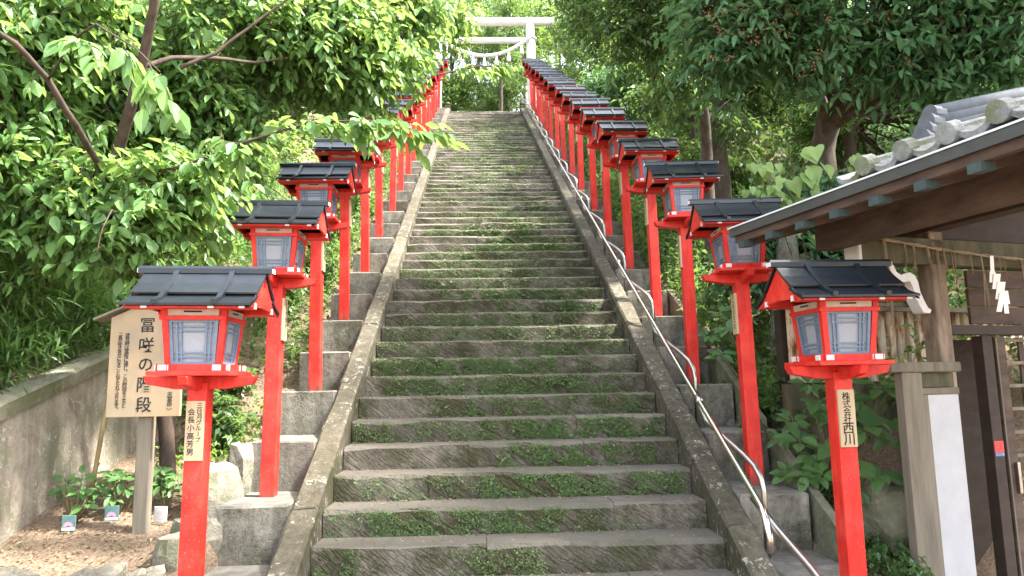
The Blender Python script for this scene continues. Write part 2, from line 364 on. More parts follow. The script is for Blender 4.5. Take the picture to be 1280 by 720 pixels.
# ------------------------------------------------------------------ stone steps
stairs = thing('stone_stairs', 'long straight flight of mossy grey stone steps climbing to the white gate', 'stairs', (0, 0, GZ))
rs = random.Random(11)
def slab(x0, x1, n):
    yf, zt = n*T, n*RISE; ns = 4; mb = MB(); vs_ = []
    dy, dz = rs.uniform(-.012, .010), rs.uniform(-.009, .006); cx = (x0+x1)/2
    for i in range(ns+1):
        x = x0+.002+(x1-x0-.004)*i/ns - cx; e = lambda a: rs.uniform(-a, a)
        w = rs.choice([.008, .012, .016, .022, .032])
        vs_ += [(x, dy+e(.005), -RISE-.012), (x, dy+e(.008), -w+dz), (x, dy+w*.9+e(.003), dz+e(.003)), (x, T+.035, dz*.4), (x, T+.035, -RISE-.012)]
    fs = [(i*5+j, i*5+(j+1) % 5, (i+1)*5+(j+1) % 5, (i+1)*5+j) for i in range(ns) for j in range(5)]
    fs += [(0, 1, 2, 3, 4)[::-1], tuple(ns*5+q for q in range(5))]
    mb.add(vs_, [f[::-1] for f in fs])
    o = mb.build('step_stone', M['step'], stairs); o.location = (cx, yf, zt-GZ)
for n in range(-3, NTOP+1):
    k = rs.choice([2, 3, 3, 3, 4]) if n < 30 else rs.choice([2, 3])
    cuts = [-1.272]+sorted([-1.272+2.544*(i+rs.uniform(-.28, .28))/k for i in range(1, k)])+[1.272]
    for a, b in zip(cuts[:-1], cuts[1:]): slab(a, b, n)
# landing paving at the top
landing = MB().box(-1.8, YTOP+.3, ZTOP-.2, 1.8, YTOP+6, ZTOP+.001).build('landing', M['step']); tag(landing, kind='structure')

# ------------------------------------------------------------------ sloping kerbs
for s, lab in ((-1, 'lichen spotted sloping stone kerb between the steps and the lanterns opposite the handrail'), (1, 'mossy sloping stone kerb under the steel handrail')):
    kb = thing('stone_kerb', lab, 'kerb', (s*1.36, -1.0, GZ))
    y = -1.3
    while y < YTOP-.1:
        ln = rs.uniform(1.1, 1.6); y1 = min(y+ln, YTOP+.05)
        mb = MB(); ns = 5; vs_ = []
        for i in range(ns+1):
            yy = y+.003+(y1-y-.006)*i/ns; zt = K*yy+.115; e = lambda a: rs.uniform(-a, a)
            xi, xo = s*(1.276+e(.004)), s*(1.446+e(.008))
            vs_ += [(xi, yy, zt-.5), (xi, yy, zt-.02+e(.006)), (xi+s*.018, yy, zt+e(.006)), (xo-s*.02, yy, zt+e(.008)), (xo, yy, zt-.025+e(.006)), (xo, yy, zt-.5)]
        vs_ = [(a-s*1.36, b+1.0, c-GZ) for a, b, c in vs_]
        fs = [(i*6+j, i*6+(j+1) % 6, (i+1)*6+(j+1) % 6, (i+1)*6+j) for i in range(ns) for j in range(6)]+[(5, 4, 3, 2, 1, 0), tuple(ns*6+q for q in range(6))]
        if s < 0: fs = [f[::-1] for f in fs]
        mb.add(vs_, fs).build('kerb_stone', M['kerb'], kb); y = y1
    p = MB(); x = 0; yb = YTOP+.14+1.0; zb = ZTOP-GZ
    p.box(-.1, yb-.09, zb-.2, .1, yb+.09, zb+.26)
    p.lathe([(.085, 0), (.075, .02), (.10, .05), (.095, .09), (.06, .125), (.01, .14)], (0, yb, zb+.26), 10)
    p.build('end_post', M['kerb'], kb)

# ------------------------------------------------------------------ stepped concrete plinths
def block_mesh(seed, s):
    r_ = random.Random(seed); e = lambda a: r_.uniform(-a, a); mb = MB(); c = .012
    x0, x1 = sorted((s*1.45, s*1.897)); vs_ = []
    y0, y1, z0 = 0, .70, -.48
    ring = lambda z, i: [(x0+i+e(.003), y0+i+e(.003), z+e(.003)), ((x0+x1)/2, y0+i+e(.004), z+e(.003)), (x1-i+e(.003), y0+i+e(.003), z+e(.003)), (x1-i, y1, z), (x0+i, y1, z)]
    vs_ = ring(z0, 0)+ring(-c, 0)+ring(0, c)
    fs = [(j*5+i, j*5+(i+1) % 5, (j+1)*5+(i+1) % 5, (j+1)*5+i) for j in range(2) for i in range(5)]+[(4, 3, 2, 1, 0), (10, 11, 12, 13, 14)]
    return mb.add(vs_, fs).mesh('block', M['concrete'])
for s, lab in ((-1, 'stepped concrete plinth carrying the lanterns opposite the handrail'), (1, 'stepped concrete plinth carrying the lanterns beside the steel handrail')):
    pl = thing('stepped_plinth', lab, 'plinth', (s*1.67, -1, GZ)); ms = [block_mesh(31+i, s) for i in range(5)]
    for m_ in range(-2, 32):
        o = link('block', ms[m_ % 5], pl); yy, zz = .15+.66*m_, .24+.356*m_
        if m_ >= 30: zz = ZTOP+.06
        o.location = (-s*1.67+rs.uniform(-.006, .006), yy+1+rs.uniform(-.01, .01), zz-GZ)

# ------------------------------------------------------------------ lettering
def text_mesh(ch, mat, name='lettering', depth=.0006):
    cu = bpy.data.curves.new(name, 'FONT'); cu.body = ch; cu.size = 1; cu.align_x = 'CENTER'; cu.align_y = 'CENTER'; cu.extrude = depth; cu.offset = .012; cu.resolution_u = 2
    o = bpy.data.objects.new(name, cu); COL.objects.link(o)
    dg = bpy.context.evaluated_depsgraph_get(); me = bpy.data.meshes.new_from_object(o.evaluated_get(dg))
    bpy.data.objects.remove(o); me.materials.clear(); me.materials.append(mat)
    return me
def write_column(name, text, parent, x, ztop, step, size, y, mat, fw=1.0, wx=1.0, squeeze=None):
    """one column of characters, top to bottom, on a plane facing -y; joined into one printed mesh"""
    vs_, fs = [], []
    z = ztop
    for ch in text:
        if ch != ' ':
            if ch in 'ー「」（）、。': rot = ch in 'ー「」（）'
            else: rot = False
            me = text_mesh(ch, mat)
            co = np.zeros(len(me.vertices)*3); me.vertices.foreach_get('co', co); co = co.reshape(-1, 3)
            if len(co):
                c0 = (co.min(0)+co.max(0))/2; u, v = (co[:, 0]-c0[0])*size*wx, (co[:, 1]-c0[1])*size
                if rot: u, v = v, -u
                if ch in '、。': u, v = u+size*.3, v+size*.3
                o = len(vs_); tilt = random.uniform(-.04, .04)
                vs_ += [(x+a+b*tilt, y-d, z+b) for a, b, d in zip(u, v, co[:, 2])]
                fs += [tuple(i+o for i in p.vertices) for p in me.polygons]
            bpy.data.meshes.remove(me)
        z -= step*(squeeze or {}).get(ch, 1)
    mb = MB(); mb.v = vs_; mb.f = fs
    return mb.build(name, mat, parent)
def scribble_column(mb, rnd, ztop, n, step, size, M_):
    """illegible small brush strokes"""
    for i in range(n):
        z = ztop-i*step
        for q in range(rnd.randint(3, 5)):
            if rnd.random() < .6: w, h, a, b = size*rnd.uniform(.5, .9), size*.09, rnd.uniform(-.1, .1)*size, rnd.uniform(-.38, .38)*size
            else: w, h, a, b = size*.09, size*rnd.uniform(.35, .8), rnd.uniform(-.35, .35)*size, rnd.uniform(-.15, .15)*size
            mb.add([M_(a-w/2, z+b-h/2), M_(a+w/2, z+b-h/2+.1*w), M_(a+w/2, z+b+h/2+.1*w), M_(a-w/2, z+b+h/2)], [(0, 1, 2, 3)])

# ------------------------------------------------------------------ lanterns
ZB0, ZB1, WB, WT = 1.568, 1.820, .135, .157          # lantern body: bottom/top heights, half widths
def hw(z): return WB+(WT-WB)*(z-ZB0)/(ZB1-ZB0)
def side_map(k):
    c, s_ = [(1, 0), (0, 1), (-1, 0), (0, -1)][k]
    def f(u, z, d):                                   # u in -1..1 across the face, d outwards
        w = hw(z); x, y = u*w, -(w+d); return (x*c-y*s_, x*s_+y*c, z)
    return f
def make_lantern():
    root = thing('lantern', 'x', 'lantern', (0, 0, 0))
    rd = M['red']
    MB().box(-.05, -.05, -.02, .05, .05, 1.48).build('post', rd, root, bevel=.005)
    # boat-shaped crossed bracket arms
    prof = [(-.285, 1.512), (-.265, 1.470), (-.12, 1.444), (.12, 1.444), (.265, 1.470), (.285, 1.512)]
    MB().prism(prof, -.034, .034, lambda u, v, w: (u, w, v)).build('bracket_arm', rd, root, bevel=.003)
    prof2 = [(a*.93, z) for a, z in prof]
    MB().prism(prof2, -.022, .022, lambda u, v, w: (w, u, v-.002)).build('bracket_arm', rd, root, bevel=.003)
    MB().box(-.20, -.20, 1.513, .20, .20, 1.535).build('base_board', rd, root, bevel=.003)
    for k in range(4):
        f = side_map(k)
        c, s_ = [(1, 0), (0, 1), (-1, 0), (0, -1)][k]
        rot = lambda x, y, z: (x*c-y*s_, x*s_+y*c, z)
        zz = 0 if k % 2 == 0 else -.0015
        sill = MB().box(-.172, -.156, 1.536, .172, -.112, 1.571+zz, rot).build('sill', rd, root)
        for q in (-1, 1):
            MB().box(q*.125-.016, -.164, 1.539, q*.125+.016, -.156, 1.569, rot).build('end_cap', M['white'], sill)
            MB().box(min(q*.172, q*.179), -.152, 1.540, max(q*.172, q*.179), -.112, 1.567, rot).build('end_cap', M['white'], sill)
        # corner post
        MB().prism([(-1, ZB0-.02), (-.80, ZB0-.02), (-.80, ZB1+.045), (-1, ZB1+.045)], -.024, .006, lambda u, v, w: f(u, v, w)).build('corner_post', rd, root)
        # window: frame, lattice, pane
        z0, z1 = 1.572, 1.794
        fr = MB()
        fr.prism([(-.80, z0), (-.70, z0), (-.70, z1), (-.80, z1)], -.012, -.002, f).prism([(.70, z0), (.80, z0), (.80, z1), (.70, z1)], -.012, -.002, f)
        fr.prism([(-.70, z0), (.70, z0), (.70, z0+.011), (-.70, z0+.011)], -.012, -.002, f).prism([(-.70, z1-.011), (.70, z1-.011), (.70, z1), (-.70, z1)], -.012, -.002, f)
        win = fr.build('window', M['lattice'], root)
        la = MB()
        for u in (-.56, -.42, .42, .56): la.prism([(u-.030, z0+.011), (u+.030, z0+.011), (u+.030, z1-.011), (u-.030, z1-.011)], -.013, -.006, f)
        for z in (z0+.034, z0+.056, z1-.056, z1-.034): la.prism([(-.70, z-.0038), (.70, z-.0038), (.70, z+.0038), (-.70, z+.0038)], -.012, -.007, f)
        la.build('lattice', M['lattice'], win)
        MB().prism([(-.78, z0+.004), (.78, z0+.004), (.78, z1-.004), (-.78, z1-.004)], -.020, -.016, f).build('pane', M['pane'], win)
        MB().prism([(-1.06, ZB1-.026), (1.06, ZB1-.026), (1.06, ZB1-.006), (-1.06, ZB1-.006)], -.010, .012+zz, f).build('top_rail', rd, root)
        bd = MB().prism([(-.80, ZB1-.004), (.80, ZB1-.004), (.80, ZB1+.030), (-.80, ZB1+.030)], -.012, .001, f).build('vent_board', M['ivory'], root)
        MB().prism([(-.30, ZB1+.012), (.26, ZB1+.012), (.26, ZB1+.020), (-.30, ZB1+.020)], .001, .0025, f).build('slot', M['dark'], bd)
    # ceiling board and eave beams with white ends
    MB().box(-.15, -.15, 1.836, .15, .15, 1.85).build('top_board', rd, root)
    for q in (-1, 1):
        bm_ = MB().box(-.30, q*.155-.017, 1.846, .30, q*.155+.017, 1.882).build('eave_beam', rd, root)
        for e in (-1, 1): MB().box(min(e*.30, e*.306), q*.155-.014, 1.849, max(e*.30, e*.306), q*.155+.014, 1.879).build('end_cap', M['white'], bm_)
    for q in (-1, 1):
        # gable board: red triangle with a notch at the foot
        g = [(-.262, 1.846), (-.185, 1.858), (0, 1.868), (.185, 1.858), (.262, 1.846), (.205, 1.872), (.108, 1.945), (0, 2.040), (-.108, 1.945), (-.205, 1.872)]
        MB().prism(g, q*.288, q*.304, lambda u, v, w: (w, u, v)).build('gable_board', rd, root)
        rim = MB()
        for e in (-1, 1):
            a = [(e*.282, 1.850), (e*.215, 1.886), (e*.115, 1.964), (0, 2.062), (0, 2.050), (e*.113, 1.953), (e*.212, 1.876), (e*.280, 1.842)]
            rim.prism(a, q*.3045, q*.312, lambda u, v, w: (w, u, v))
        rim.build('gable_rim', M['roofblack'], root)
    for e in (-1, 1):
        MB().prism([(e*.004, 2.044), (e*.10, 1.958), (e*.16, 1.915), (e*.272, 1.860), (e*.270, 1.855), (e*.158, 1.906), (e*.098, 1.948), (e*.004, 2.032)], -.286, .286, lambda u, v, w: (w, u, v)).build('dark_gap_lining', M['dark'], root)  # near-black sheet put in as the shade between the roof tiers
    # roof of two tiers, three sheets each, on both slopes
    cols = [(-.315, -.145), (-.143, .140), (.142, .315)]
    for e in (-1, 1):
        for (x0, x1) in cols:
            up = [(e*.006, 2.064), (e*.085, 1.992), (e*.168, 1.934), (e*.166, 1.926), (e*.083, 1.980), (e*.006, 2.050)]
            lo = [(e*.145, 1.922), (e*.215, 1.890), (e*.285, 1.868), (e*.284, 1.856), (e*.212, 1.878), (e*.143, 1.912)]
            MB().prism(up, x0, x1, lambda u, v, w: (w, u, v)).build('roof_sheet', M['roofblack'], root)
            MB().prism(lo, x0, x1, lambda u, v, w: (w, u, v)).build('roof_sheet', M['roofblack'], root)
        for xb in (-.144, .141):
            bt = [(e*.01, 2.084), (e*.085, 2.008), (e*.165, 1.946), (e*.225, 1.905), (e*.298, 1.884), (e*.296, 1.862), (e*.22, 1.880), (e*.16, 1.915), (e*.08, 1.975), (e*.01, 2.05)]
            MB().prism(bt, xb-.013, xb+.013, lambda u, v, w: (w, u, v)).build('roof_batten', M['roofblack'], root)
        for xb in (-.20, .12, .27):
            MB().box(xb-.015, min(e*.262, e*.268), 1.843, xb+.013, max(e*.262, e*.268), 1.854).build('rafter_end', M['white'], root)
        MB().box(-.30, min(e*.17, e*.262), 1.845, .286, max(e*.17, e*.262), 1.8535).build('eave_board', rd, root)
    rg = MB().prism([(-.026, 2.052), (.026, 2.052), (.026, 2.078), (.012, 2.092), (-.012, 2.092), (-.026, 2.078)], -.345, .345, lambda u, v, w: (w, u, v)).build('ridge_cap', M['roofblack'], root)
    for q in (-1, 1): MB().prism([(-.022, 2.054), (.022, 2.054), (.022, 2.078), (-.022, 2.078)], q*.345, q*.351, lambda u, v, w: (w, u, v)).build('end_cap', M['white'], rg)
    return root
def merge_far(proto):
    """same lantern with its small pieces joined part by part, for the far ones"""
    root = proto.copy(); COL.objects.link(root)
    groups = {'post': ('post',), 'bracket': ('bracket_arm', 'base_board', 'sill', 'eave_beam', 'top_board', 'eave_board'), 'body_frame': ('corner_post', 'top_rail', 'gable_board'), 'window': ('window',), 'pane': ('pane',), 'vent_board': ('vent_board',), 'roof': ('roof_sheet', 'roof_batten', 'ridge_cap', 'gable_rim')}
    allp = [c for c in proto.children]+[g for c in proto.children for g in c.children]
    for name, keys in groups.items():
        mb = MB(); mat = None
        for o in allp:
            if o.name.split('.')[0] in keys:
                me = o.data; mb.add([v.co for v in me.vertices], [tuple(p.vertices) for p in me.polygons]); mat = me.materials[0]
        mb.build(name, mat, root)
    return root
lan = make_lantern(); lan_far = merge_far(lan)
ORD = ['', 'first', 'second', 'third', 'fourth', 'fifth', 'sixth', 'seventh', 'eighth', 'ninth', 'tenth', 'eleventh', 'twelfth', 'thirteenth', 'fourteenth', 'fifteenth', 'sixteenth', 'seventeenth']
far_used = False
rl = random.Random(5)
for s in (-1, 1):
    for i in range(1, 18):
        y, z = .60+1.32*(i-2), .24+.712*(i-2)
        if i == 17: z = ZTOP+.06
        side = 'beside the steel handrail' if s > 0 else 'across the steps from the handrail'
        if i == 1 and s < 0: lab = 'red lantern with black roof in front of the wooden notice board'
        elif i == 1: lab = 'red lantern with black roof beside the tiled shelter, plate on its front'
        else: lab = f'{ORD[i]} red lantern up from the foot, {side}'
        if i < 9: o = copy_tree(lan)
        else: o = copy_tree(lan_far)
        o.location = (s*1.71+rl.uniform(-.012, .012), y+rl.uniform(-.02, .02), z); o.rotation_euler = (R(rl.uniform(-.9, .9)), R(rl.uniform(-.9, .9)), R(rl.uniform(-3, 3)))
        tag(o, lab, 'lantern', 'red lanterns lining both sides of the steps')
        # name plate: on the front of the first pair, on the stair side of the others
        if i == 1:
            pl = MB().box(-.046, -.064, 1.085, .046, -.051, 1.385).build('name_plate', M['plate'], o, bevel=.002)
            if s < 0:
                write_column('lettering', '三日月グループ', pl, .021, 1.362, .0285, .030, -.0645, M['ink'])
                write_column('lettering', '会長小高芳男', pl, -.017, 1.330, .0400, .038, -.0645, M['ink'])
            else:
                write_column('lettering', '株式会社', pl, 0, 1.350, .0405, .046, -.0645, M['ink'])
                write_column('lettering', '西川', pl, 0, 1.183, .058, .066, -.0645, M['ink'])
        else:
            xf = -s*.051; xo = -s*.066
            pl = MB().box(min(xf, xo), -.046, 1.07, max(xf, xo), .046, 1.37).build('name_plate', M['plate'], o)
            if i < 7:
                mb = MB(); rr_ = random.Random(100*i+s)
                mpp = (lambda xo, s: (lambda a, z: (xo-s*.0008, a*s, z)))(xo, s)
                scribble_column(mb, rr_, 1.35, 9, .030, .042, mpp); mb.build('lettering', M['ink'], pl)
for root in (lan, lan_far):
    for c in list(root.children):
        for g in list(c.children): bpy.data.objects.remove(g)
        bpy.data.objects.remove(c)
    bpy.data.objects.remove(root)

# ------------------------------------------------------------------ handrail
hr = thing('handrail', 'stainless steel handrail with curved dull supports running up beside the steps', 'handrail', (1.27, -.9, GZ))
HX, HH = 1.26, .66
W = lambda x, y, z: (x-1.27, y+.9, z-GZ)
def rail_pt(y): return (HX, y, HH+K*y)
y0 = -.72
pts = [W(HX+.01, y0-.02, HH+K*y0-.20), W(HX+.008, y0-.02, HH+K*y0-.12), W(HX, y0-.005, HH+K*y0-.05), W(*rail_pt(y0+.05)), W(*rail_pt(y0+.14))]
n_seg = 7; ye = YTOP+.3
pts += [W(*rail_pt(y0+.2+(ye-y0-.2)*i/n_seg)) for i in range(n_seg+1)]
MB().tube(pts, .018, 10).build('rail', M['steel'], hr, True)
for y in np.arange(.35, YTOP, 2.64):
    a, b = rail_pt(y-.03), rail_pt(y+.03); MB().tube([W(*a), W(*b)], .024, 10).build('collar', M['bronze'], hr, True)
for k in range(0, 16):
    yf, zf = -.02+1.32*k, -.116+.712*k
    d = 0 if k else .0
    path = [(1.53, yf, zf-.01), (1.53, yf, zf+.40), (1.522, yf+.012, zf+.48), (1.50, yf+.055, zf+.55), (1.46, yf+.13, zf+.615), (1.40, yf+.26, zf+.70), (1.33, yf+.45, zf+.815), (1.285, yf+.62, K*(yf+.62)+HH-.035), (1.265, yf+.80, K*(yf+.80)+HH-.038)]
    MB().tube([W(*p) for p in path], .0175, 9).build('support', M['bronze'], hr, True)
path = [(1.262, -.55, HH+K*-.55-.035), (1.30, -.75, HH+K*-.75-.05), (1.36, -1.0, HH+K*-1.0-.06), (1.45, -1.6, HH+K*-1.6-.07), (1.47, -1.75, HH+K*-1.75-.10), (1.475, -1.8, HH+K*-1.8-.2), (1.475, -1.8, GZ)]
MB().tube([W(*p) for p in path], .019, 9).build('lower_rail', M['bronze'], hr, True)

# ------------------------------------------------------------------ torii at the top
TY = 21.6
tor = thing('torii_gate', 'white round-pillared torii gate standing at the top of the steps', 'gate', (0, TY, ZTOP))
px = 1.82; NZ, KZ = 14.33-ZTOP, 15.10-ZTOP
for s in (-1, 1):
    MB().tube([(s*(px+.03), 0, -.05), (s*(px+.02), 0, 1), (s*px, 0, 2.5), (s*(px-.02), 0, KZ-.16)], [.20, .19, .182, .178], 20).build('pillar', M['torii'], tor, True)
    MB().lathe([(.27, -.02), (.27, .14), (.21, .2)], (s*(px+.03), 0, 0), 18).build('pillar_base', M['torii'], tor)
MB().tube([(-px+.1, 0, NZ), (px-.1, 0, NZ)], .115, 16).build('tie_beam', M['torii'], tor, True)
MB().tube([(-2.75, 0, KZ+.02), (-1.2, 0, KZ), (1.2, 0, KZ), (2.75, 0, KZ+.02)], .165, 18).build('top_beam', M['torii'], tor, True)
rope = thing('sacred_rope', 'white twisted rope with paper streamers hung across the torii gate', 'rope', (0, TY-.24, NZ+ZTOP))
for ph in (0, 2.09, 4.19):
    pts = []
    for i in range(70):
        t = i/69; x = (t-.5)*2*(px-.02); zc = .05-.80*(1-(2*t-1)**2); a = t*60+ph
        pts.append((x, .03*math.cos(a)+(.0 if abs(2*t-1) < .96 else .05), zc+.03*math.sin(a)))
    MB().tube(pts, .046, 6).build('strand', M['ropewhite'], rope, True)
for t in (.10, .24, .38, .5, .63, .76, .9):
    x = (t-.5)*2*(px-.02); zc = .05-.80*(1-(2*t-1)**2)
    MB().tube([(x, 0, zc-.03), (x, 0, zc-.12), (x, 0, zc-.42)], [.03, .045, .085], 8).build('tassel', M['ropewhite'], rope)
for s in (-1, 1):
    MB().tube([(s*px+.2*math.cos(a), .24+.2*math.sin(a), .06) for a in np.linspace(0, 2*math.pi, 15)], .04, 6, False).build('knot', M['ropewhite'], rope, True)

# ------------------------------------------------------------------ notice board on the left
SY = .20
sg = thing('notice_board', 'weathered wooden notice board on a single post, with brushed black writing', 'sign', (-2.40, SY, .04))
SX = lambda px_, py_: atp(px_, py_, 1, SY-.02)
bl, br = SX(135.5, 450).x+2.40, SX(227, 450).x+2.40
bz0, bz1, bza = SX(180, 521).z-.04, SX(137, 397).z-.04, SX(180, 377).z-.04
bc = (bl+br)/2
Mx = lambda u, v, w: (u, w, v)
MB().prism([(bl, bz0), (br, bz0), (br, bz1), (bc, bza), (bl, bz1)], -.014, .014, Mx).build('board', M['sign'], sg, bevel=.002)
MB().box(bc-.045+.0, .015, -.06, bc+.045, .085, bza-.02).build('post', M['greywood'], sg, bevel=.006)
for q in (-1, 1):
    p = [(bc, bza+.015), (bc+q*.325, bz1-.022), (bc+q*.325, bz1-.006), (bc, bza+.033)]
    MB().prism(p, -.06, .10, Mx).build('roof_board', M['greywood'], sg, bevel=.003)
def scol(name, text, px_, py0, py1, size_px, wx=1.0):
    pm = SX(px_, (py0+py1)/2); a, b = SX(px_, py0), SX(px_, py1); sc = abs(a.z-b.z)/(py1-py0)
    write_column(name, text, sg, pm.x+2.40, a.z-.04, (a.z-b.z)/(len(text)-1), size_px*sc, -.0145, M['ink'], wx=wx)
scol('lettering', '冨咲の階段', 181.5, 406.5, 505.5, 20)
scol('lettering', '遠見岬は冨咲に通じ、この階段を上ると', 156.5, 419, 507, 6.2)
scol('lettering', '「富が咲き幸せになる」と伝えられております。', 147.5, 417, 512, 6.0)
scol('lettering', '天冨命）', 211.5, 493, 511, 7)

# leaning bamboo stake beside the board
a, b = atp(113, 600, 1, .62), atp(137, 485, 1, .55)
a.z = gz(a.x, a.y)-.03
bs = thing('bamboo_stake', 'thin bamboo stake leaning beside the notice board', 'stake', a)
dv = Vector(b)-a
MB().tube([dv*t for t in (0, .28, .30, .32, .6, .62, .64, 1.0)], [.016, .016, .019, .016, .015, .018, .015, .014], 8).build('cane', M['bamboo'], bs, True)
c = bs; MB().tube([dv*.3+Vector((0, 0, 0)), dv*.34+Vector((.03, -.01, .03))], .006, 5).build('twig', M['bamboo'], bs)

# ------------------------------------------------------------------ retaining wall with coping (left)
WX = -3.2
wl_ = thing('retaining_wall', 'stained concrete retaining wall with sloping coping beside the soil bed', 'wall', (WX, 0, 0))
yy = -2.2; rw = random.Random(3)
while yy < 5.5:
    y1 = yy+rw.uniform(.85, 1.1); mb = MB(); vs_ = []
    ns = 3
    for i in range(ns+1):
        y = yy+.004+(y1-yy-.008)*i/ns; zt = .90-.115+.285*y; zb = zt-1.6
        e = lambda a: rw.uniform(-a, a)
        vs_ += [(-.14, y, zb), (.03+e(.004), y, zb), (.0+e(.004), y, zt-.4), (-.02+e(.003), y, zt), (-.14, y, zt)]
    fs = [(i*5+j, (i+1)*5+j, (i+1)*5+(j+1) % 5, i*5+(j+1) % 5) for i in range(ns) for j in range(5)]+[(0, 1, 2, 3, 4), tuple(ns*5+q for q in range(5))[::-1]]
    mb.add(vs_, fs).build('wall_panel', M['wall'], wl_)
    mb = MB(); vs_ = []
    for i in range(ns+1):
        y = yy+.002+(y1-yy-.004)*i/ns; zt = .90+.285*y
        e = lambda a: rw.uniform(-a, a)
        vs_ += [(-.17, y, zt-.114), (.005, y, zt-.114), (.015+e(.004), y, zt-.02+e(.005)), (-.01+e(.004), y, zt+e(.006)), (-.17, y, zt)]
    mb.add(vs_, fs).build('coping_stone', M['coping'], wl_)
    yy = y1

# ------------------------------------------------------------------ rocks and edging stones
def rock_mesh(seed, sx, sy, sz, n=10, m=7, boxy=.55, name='rock', mat='rock'):
    r_ = random.Random(seed); ph = [(r_.uniform(0, 6.28), r_.uniform(0, 6.28), r_.uniform(1.2, 3), r_.uniform(1.2, 3)) for _ in range(4)]
    vs_ = []
    for j in range(m+1):
        th = math.pi*j/m
        for i in range(n):
            a = 2*math.pi*i/n; d = Vector((math.sin(th)*math.cos(a), math.sin(th)*math.sin(a), math.cos(th)))
            mx = max(abs(d.x), abs(d.y), abs(d.z)); k = (1-boxy)+boxy/mx*.85
            w = 1+sum(.07*math.sin(d.x*p[2]*2+p[0])*math.sin(d.y*p[3]*2+d.z*2+p[1]) for p in ph)+r_.uniform(-.03, .03)
            vs_.append((d.x*k*w*sx/2, d.y*k*w*sy/2, d.z*k*w*sz/2))
    fs = [(j*n+i, (j+1)*n+i, (j+1)*n+(i+1) % n, j*n+(i+1) % n) for j in range(m) for i in range(n)]
    mb = MB(); mb.add(vs_, fs); return mb.mesh(name, M[mat])
def rock(px_, py_, z, sx, sy, sz, seed, label, mat='rock', name='rock', boxy=.55, rz=0, cat='rock', grp=None, loc=None):
    o = link(name, rock_mesh(seed, sx, sy, sz, 12, 8, boxy, name, mat))
    p = Vector(loc) if loc else atp(px_, py_, 2, z)
    o.location = (p.x, p.y, p.z); o.rotation_euler = (0, 0, rz); tag(o, label, cat, grp); return o
E0 = atp(40, 700, 2, .0)
rock(0, 0, 0, .72, .30, .75, 1, 'wide pale edging stone at the front of the soil bed, beside the retaining wall', name='edging_stone', cat='stone', boxy=.9, loc=(-2.95, -.36, -.325))
rock(0, 0, 0, .36, .28, .72, 2, 'narrow middle edging stone at the front of the soil bed', name='edging_stone', cat='stone', boxy=.85, loc=(-2.36, -.37, -.315))
rock(0, 0, 0, .22, .26, .66, 3, 'small rounded edging stone at the front of the soil bed, towards the lantern', name='edging_stone', cat='stone', boxy=.8, loc=(-2.07, -.38, -.30))
rock(0, 0, 0, .40, .36, .55, 4, 'large angular rock against the plinth between the two lowest lanterns', loc=(-2.06, .55, .22), boxy=.7, rz=.5)
rock(0, 0, 0, .20, .22, .46, 5, 'upright narrow rock beside the large angular rock', loc=(-1.97, .80, .38), boxy=.75)
rock(0, 0, 0, .24, .30, .40, 6, 'squat pale rock at the foot of the plinth by the lowest lantern', loc=(-2.02, -.12, -.04), boxy=.8)
rock(0, 0, 0, .30, .30, .30, 7, 'rounded rock under the large angular rock', loc=(-2.02, .16, .05), boxy=.7, rz=1)
p = atp(212, 652, 1, .0)
rock(0, 0, 0, .13, .10, .11, 8, 'small whitish cube of stone beside the notice board post', loc=(p.x-.0, 0, gz(p.x, 0)+.03), boxy=.95)
rock(0, 0, 0, .09, .10, .10, 9, 'tiny whitish chip of stone behind the lowest lantern post', loc=(p.x+.14, .1, gz(p.x+.14, .1)+.03), boxy=.9)
rock(0, 0, 0, .40, .42, .46, 12, 'mossy brown boulder under the big-leaved bush', mat='boulder', name='boulder', loc=(2.42, .12, .09), boxy=.6, rz=.4)
rock(0, 0, 0, .34, .30, .40, 13, 'dark squared stone below the mossy boulder', mat='boulder', name='rock', loc=(2.48, -.02, -.26), boxy=.9)
for i, y in enumerate((.25, 1.5, 2.9)):
    sl_ = MB()
    sl_.prism([(y-.5, K*(y-.5)-.18), (y+.62, K*(y+.62)-.18), (y+.62, K*(y+.62)+.14), (y-.5, K*(y-.5)+.14)], 1.925, 1.985, lambda u, v, w: (w, u, v))
    o = sl_.build('edging_slab', M['boulder']); tag(o, ('low', 'middle', 'upper')[i]+' sloping stone slab along the outer side of the plinth by the handrail', 'stone', 'sloping slabs outside the plinth')

# ------------------------------------------------------------------ planted seedlings with printed tags
LEAF6 = ([(0, 0, 0), (.30, .30, .045), (.68, .24, .03), (1, 0, -.05), (.68, -.24, .03), (.30, -.30, .045)], [(0, 3, 2, 1), (0, 5, 4, 3)])
def leaf_data(name, mat, w=1.0, droop=.0):
    # ovate leaf with midrib fold and drooping tip: 10 verts
    st = [(0, .02), (.22, .23), (.5, .31), (.78, .19), (1, 0)]
    mid = [(x, 0, -droop*x*x) for x, _ in st]
    L = [(x, yw*w, -droop*x*x+yw*.22) for x, yw in st[1:-1]]; Rr = [(x, -yw*w, -droop*x*x+yw*.22) for x, yw in st[1:-1]]
    v = mid+L+Rr
    f = [(0, 1, 5), (1, 2, 6, 5), (2, 3, 7, 6), (3, 4, 7), (0, 8, 1), (8, 9, 2, 1), (9, 10, 3, 2), (10, 4, 3)]
    me = bpy.data.meshes.new(name); me.from_pydata(v, [], f); me.materials.append(M[mat]); me.update(); return me
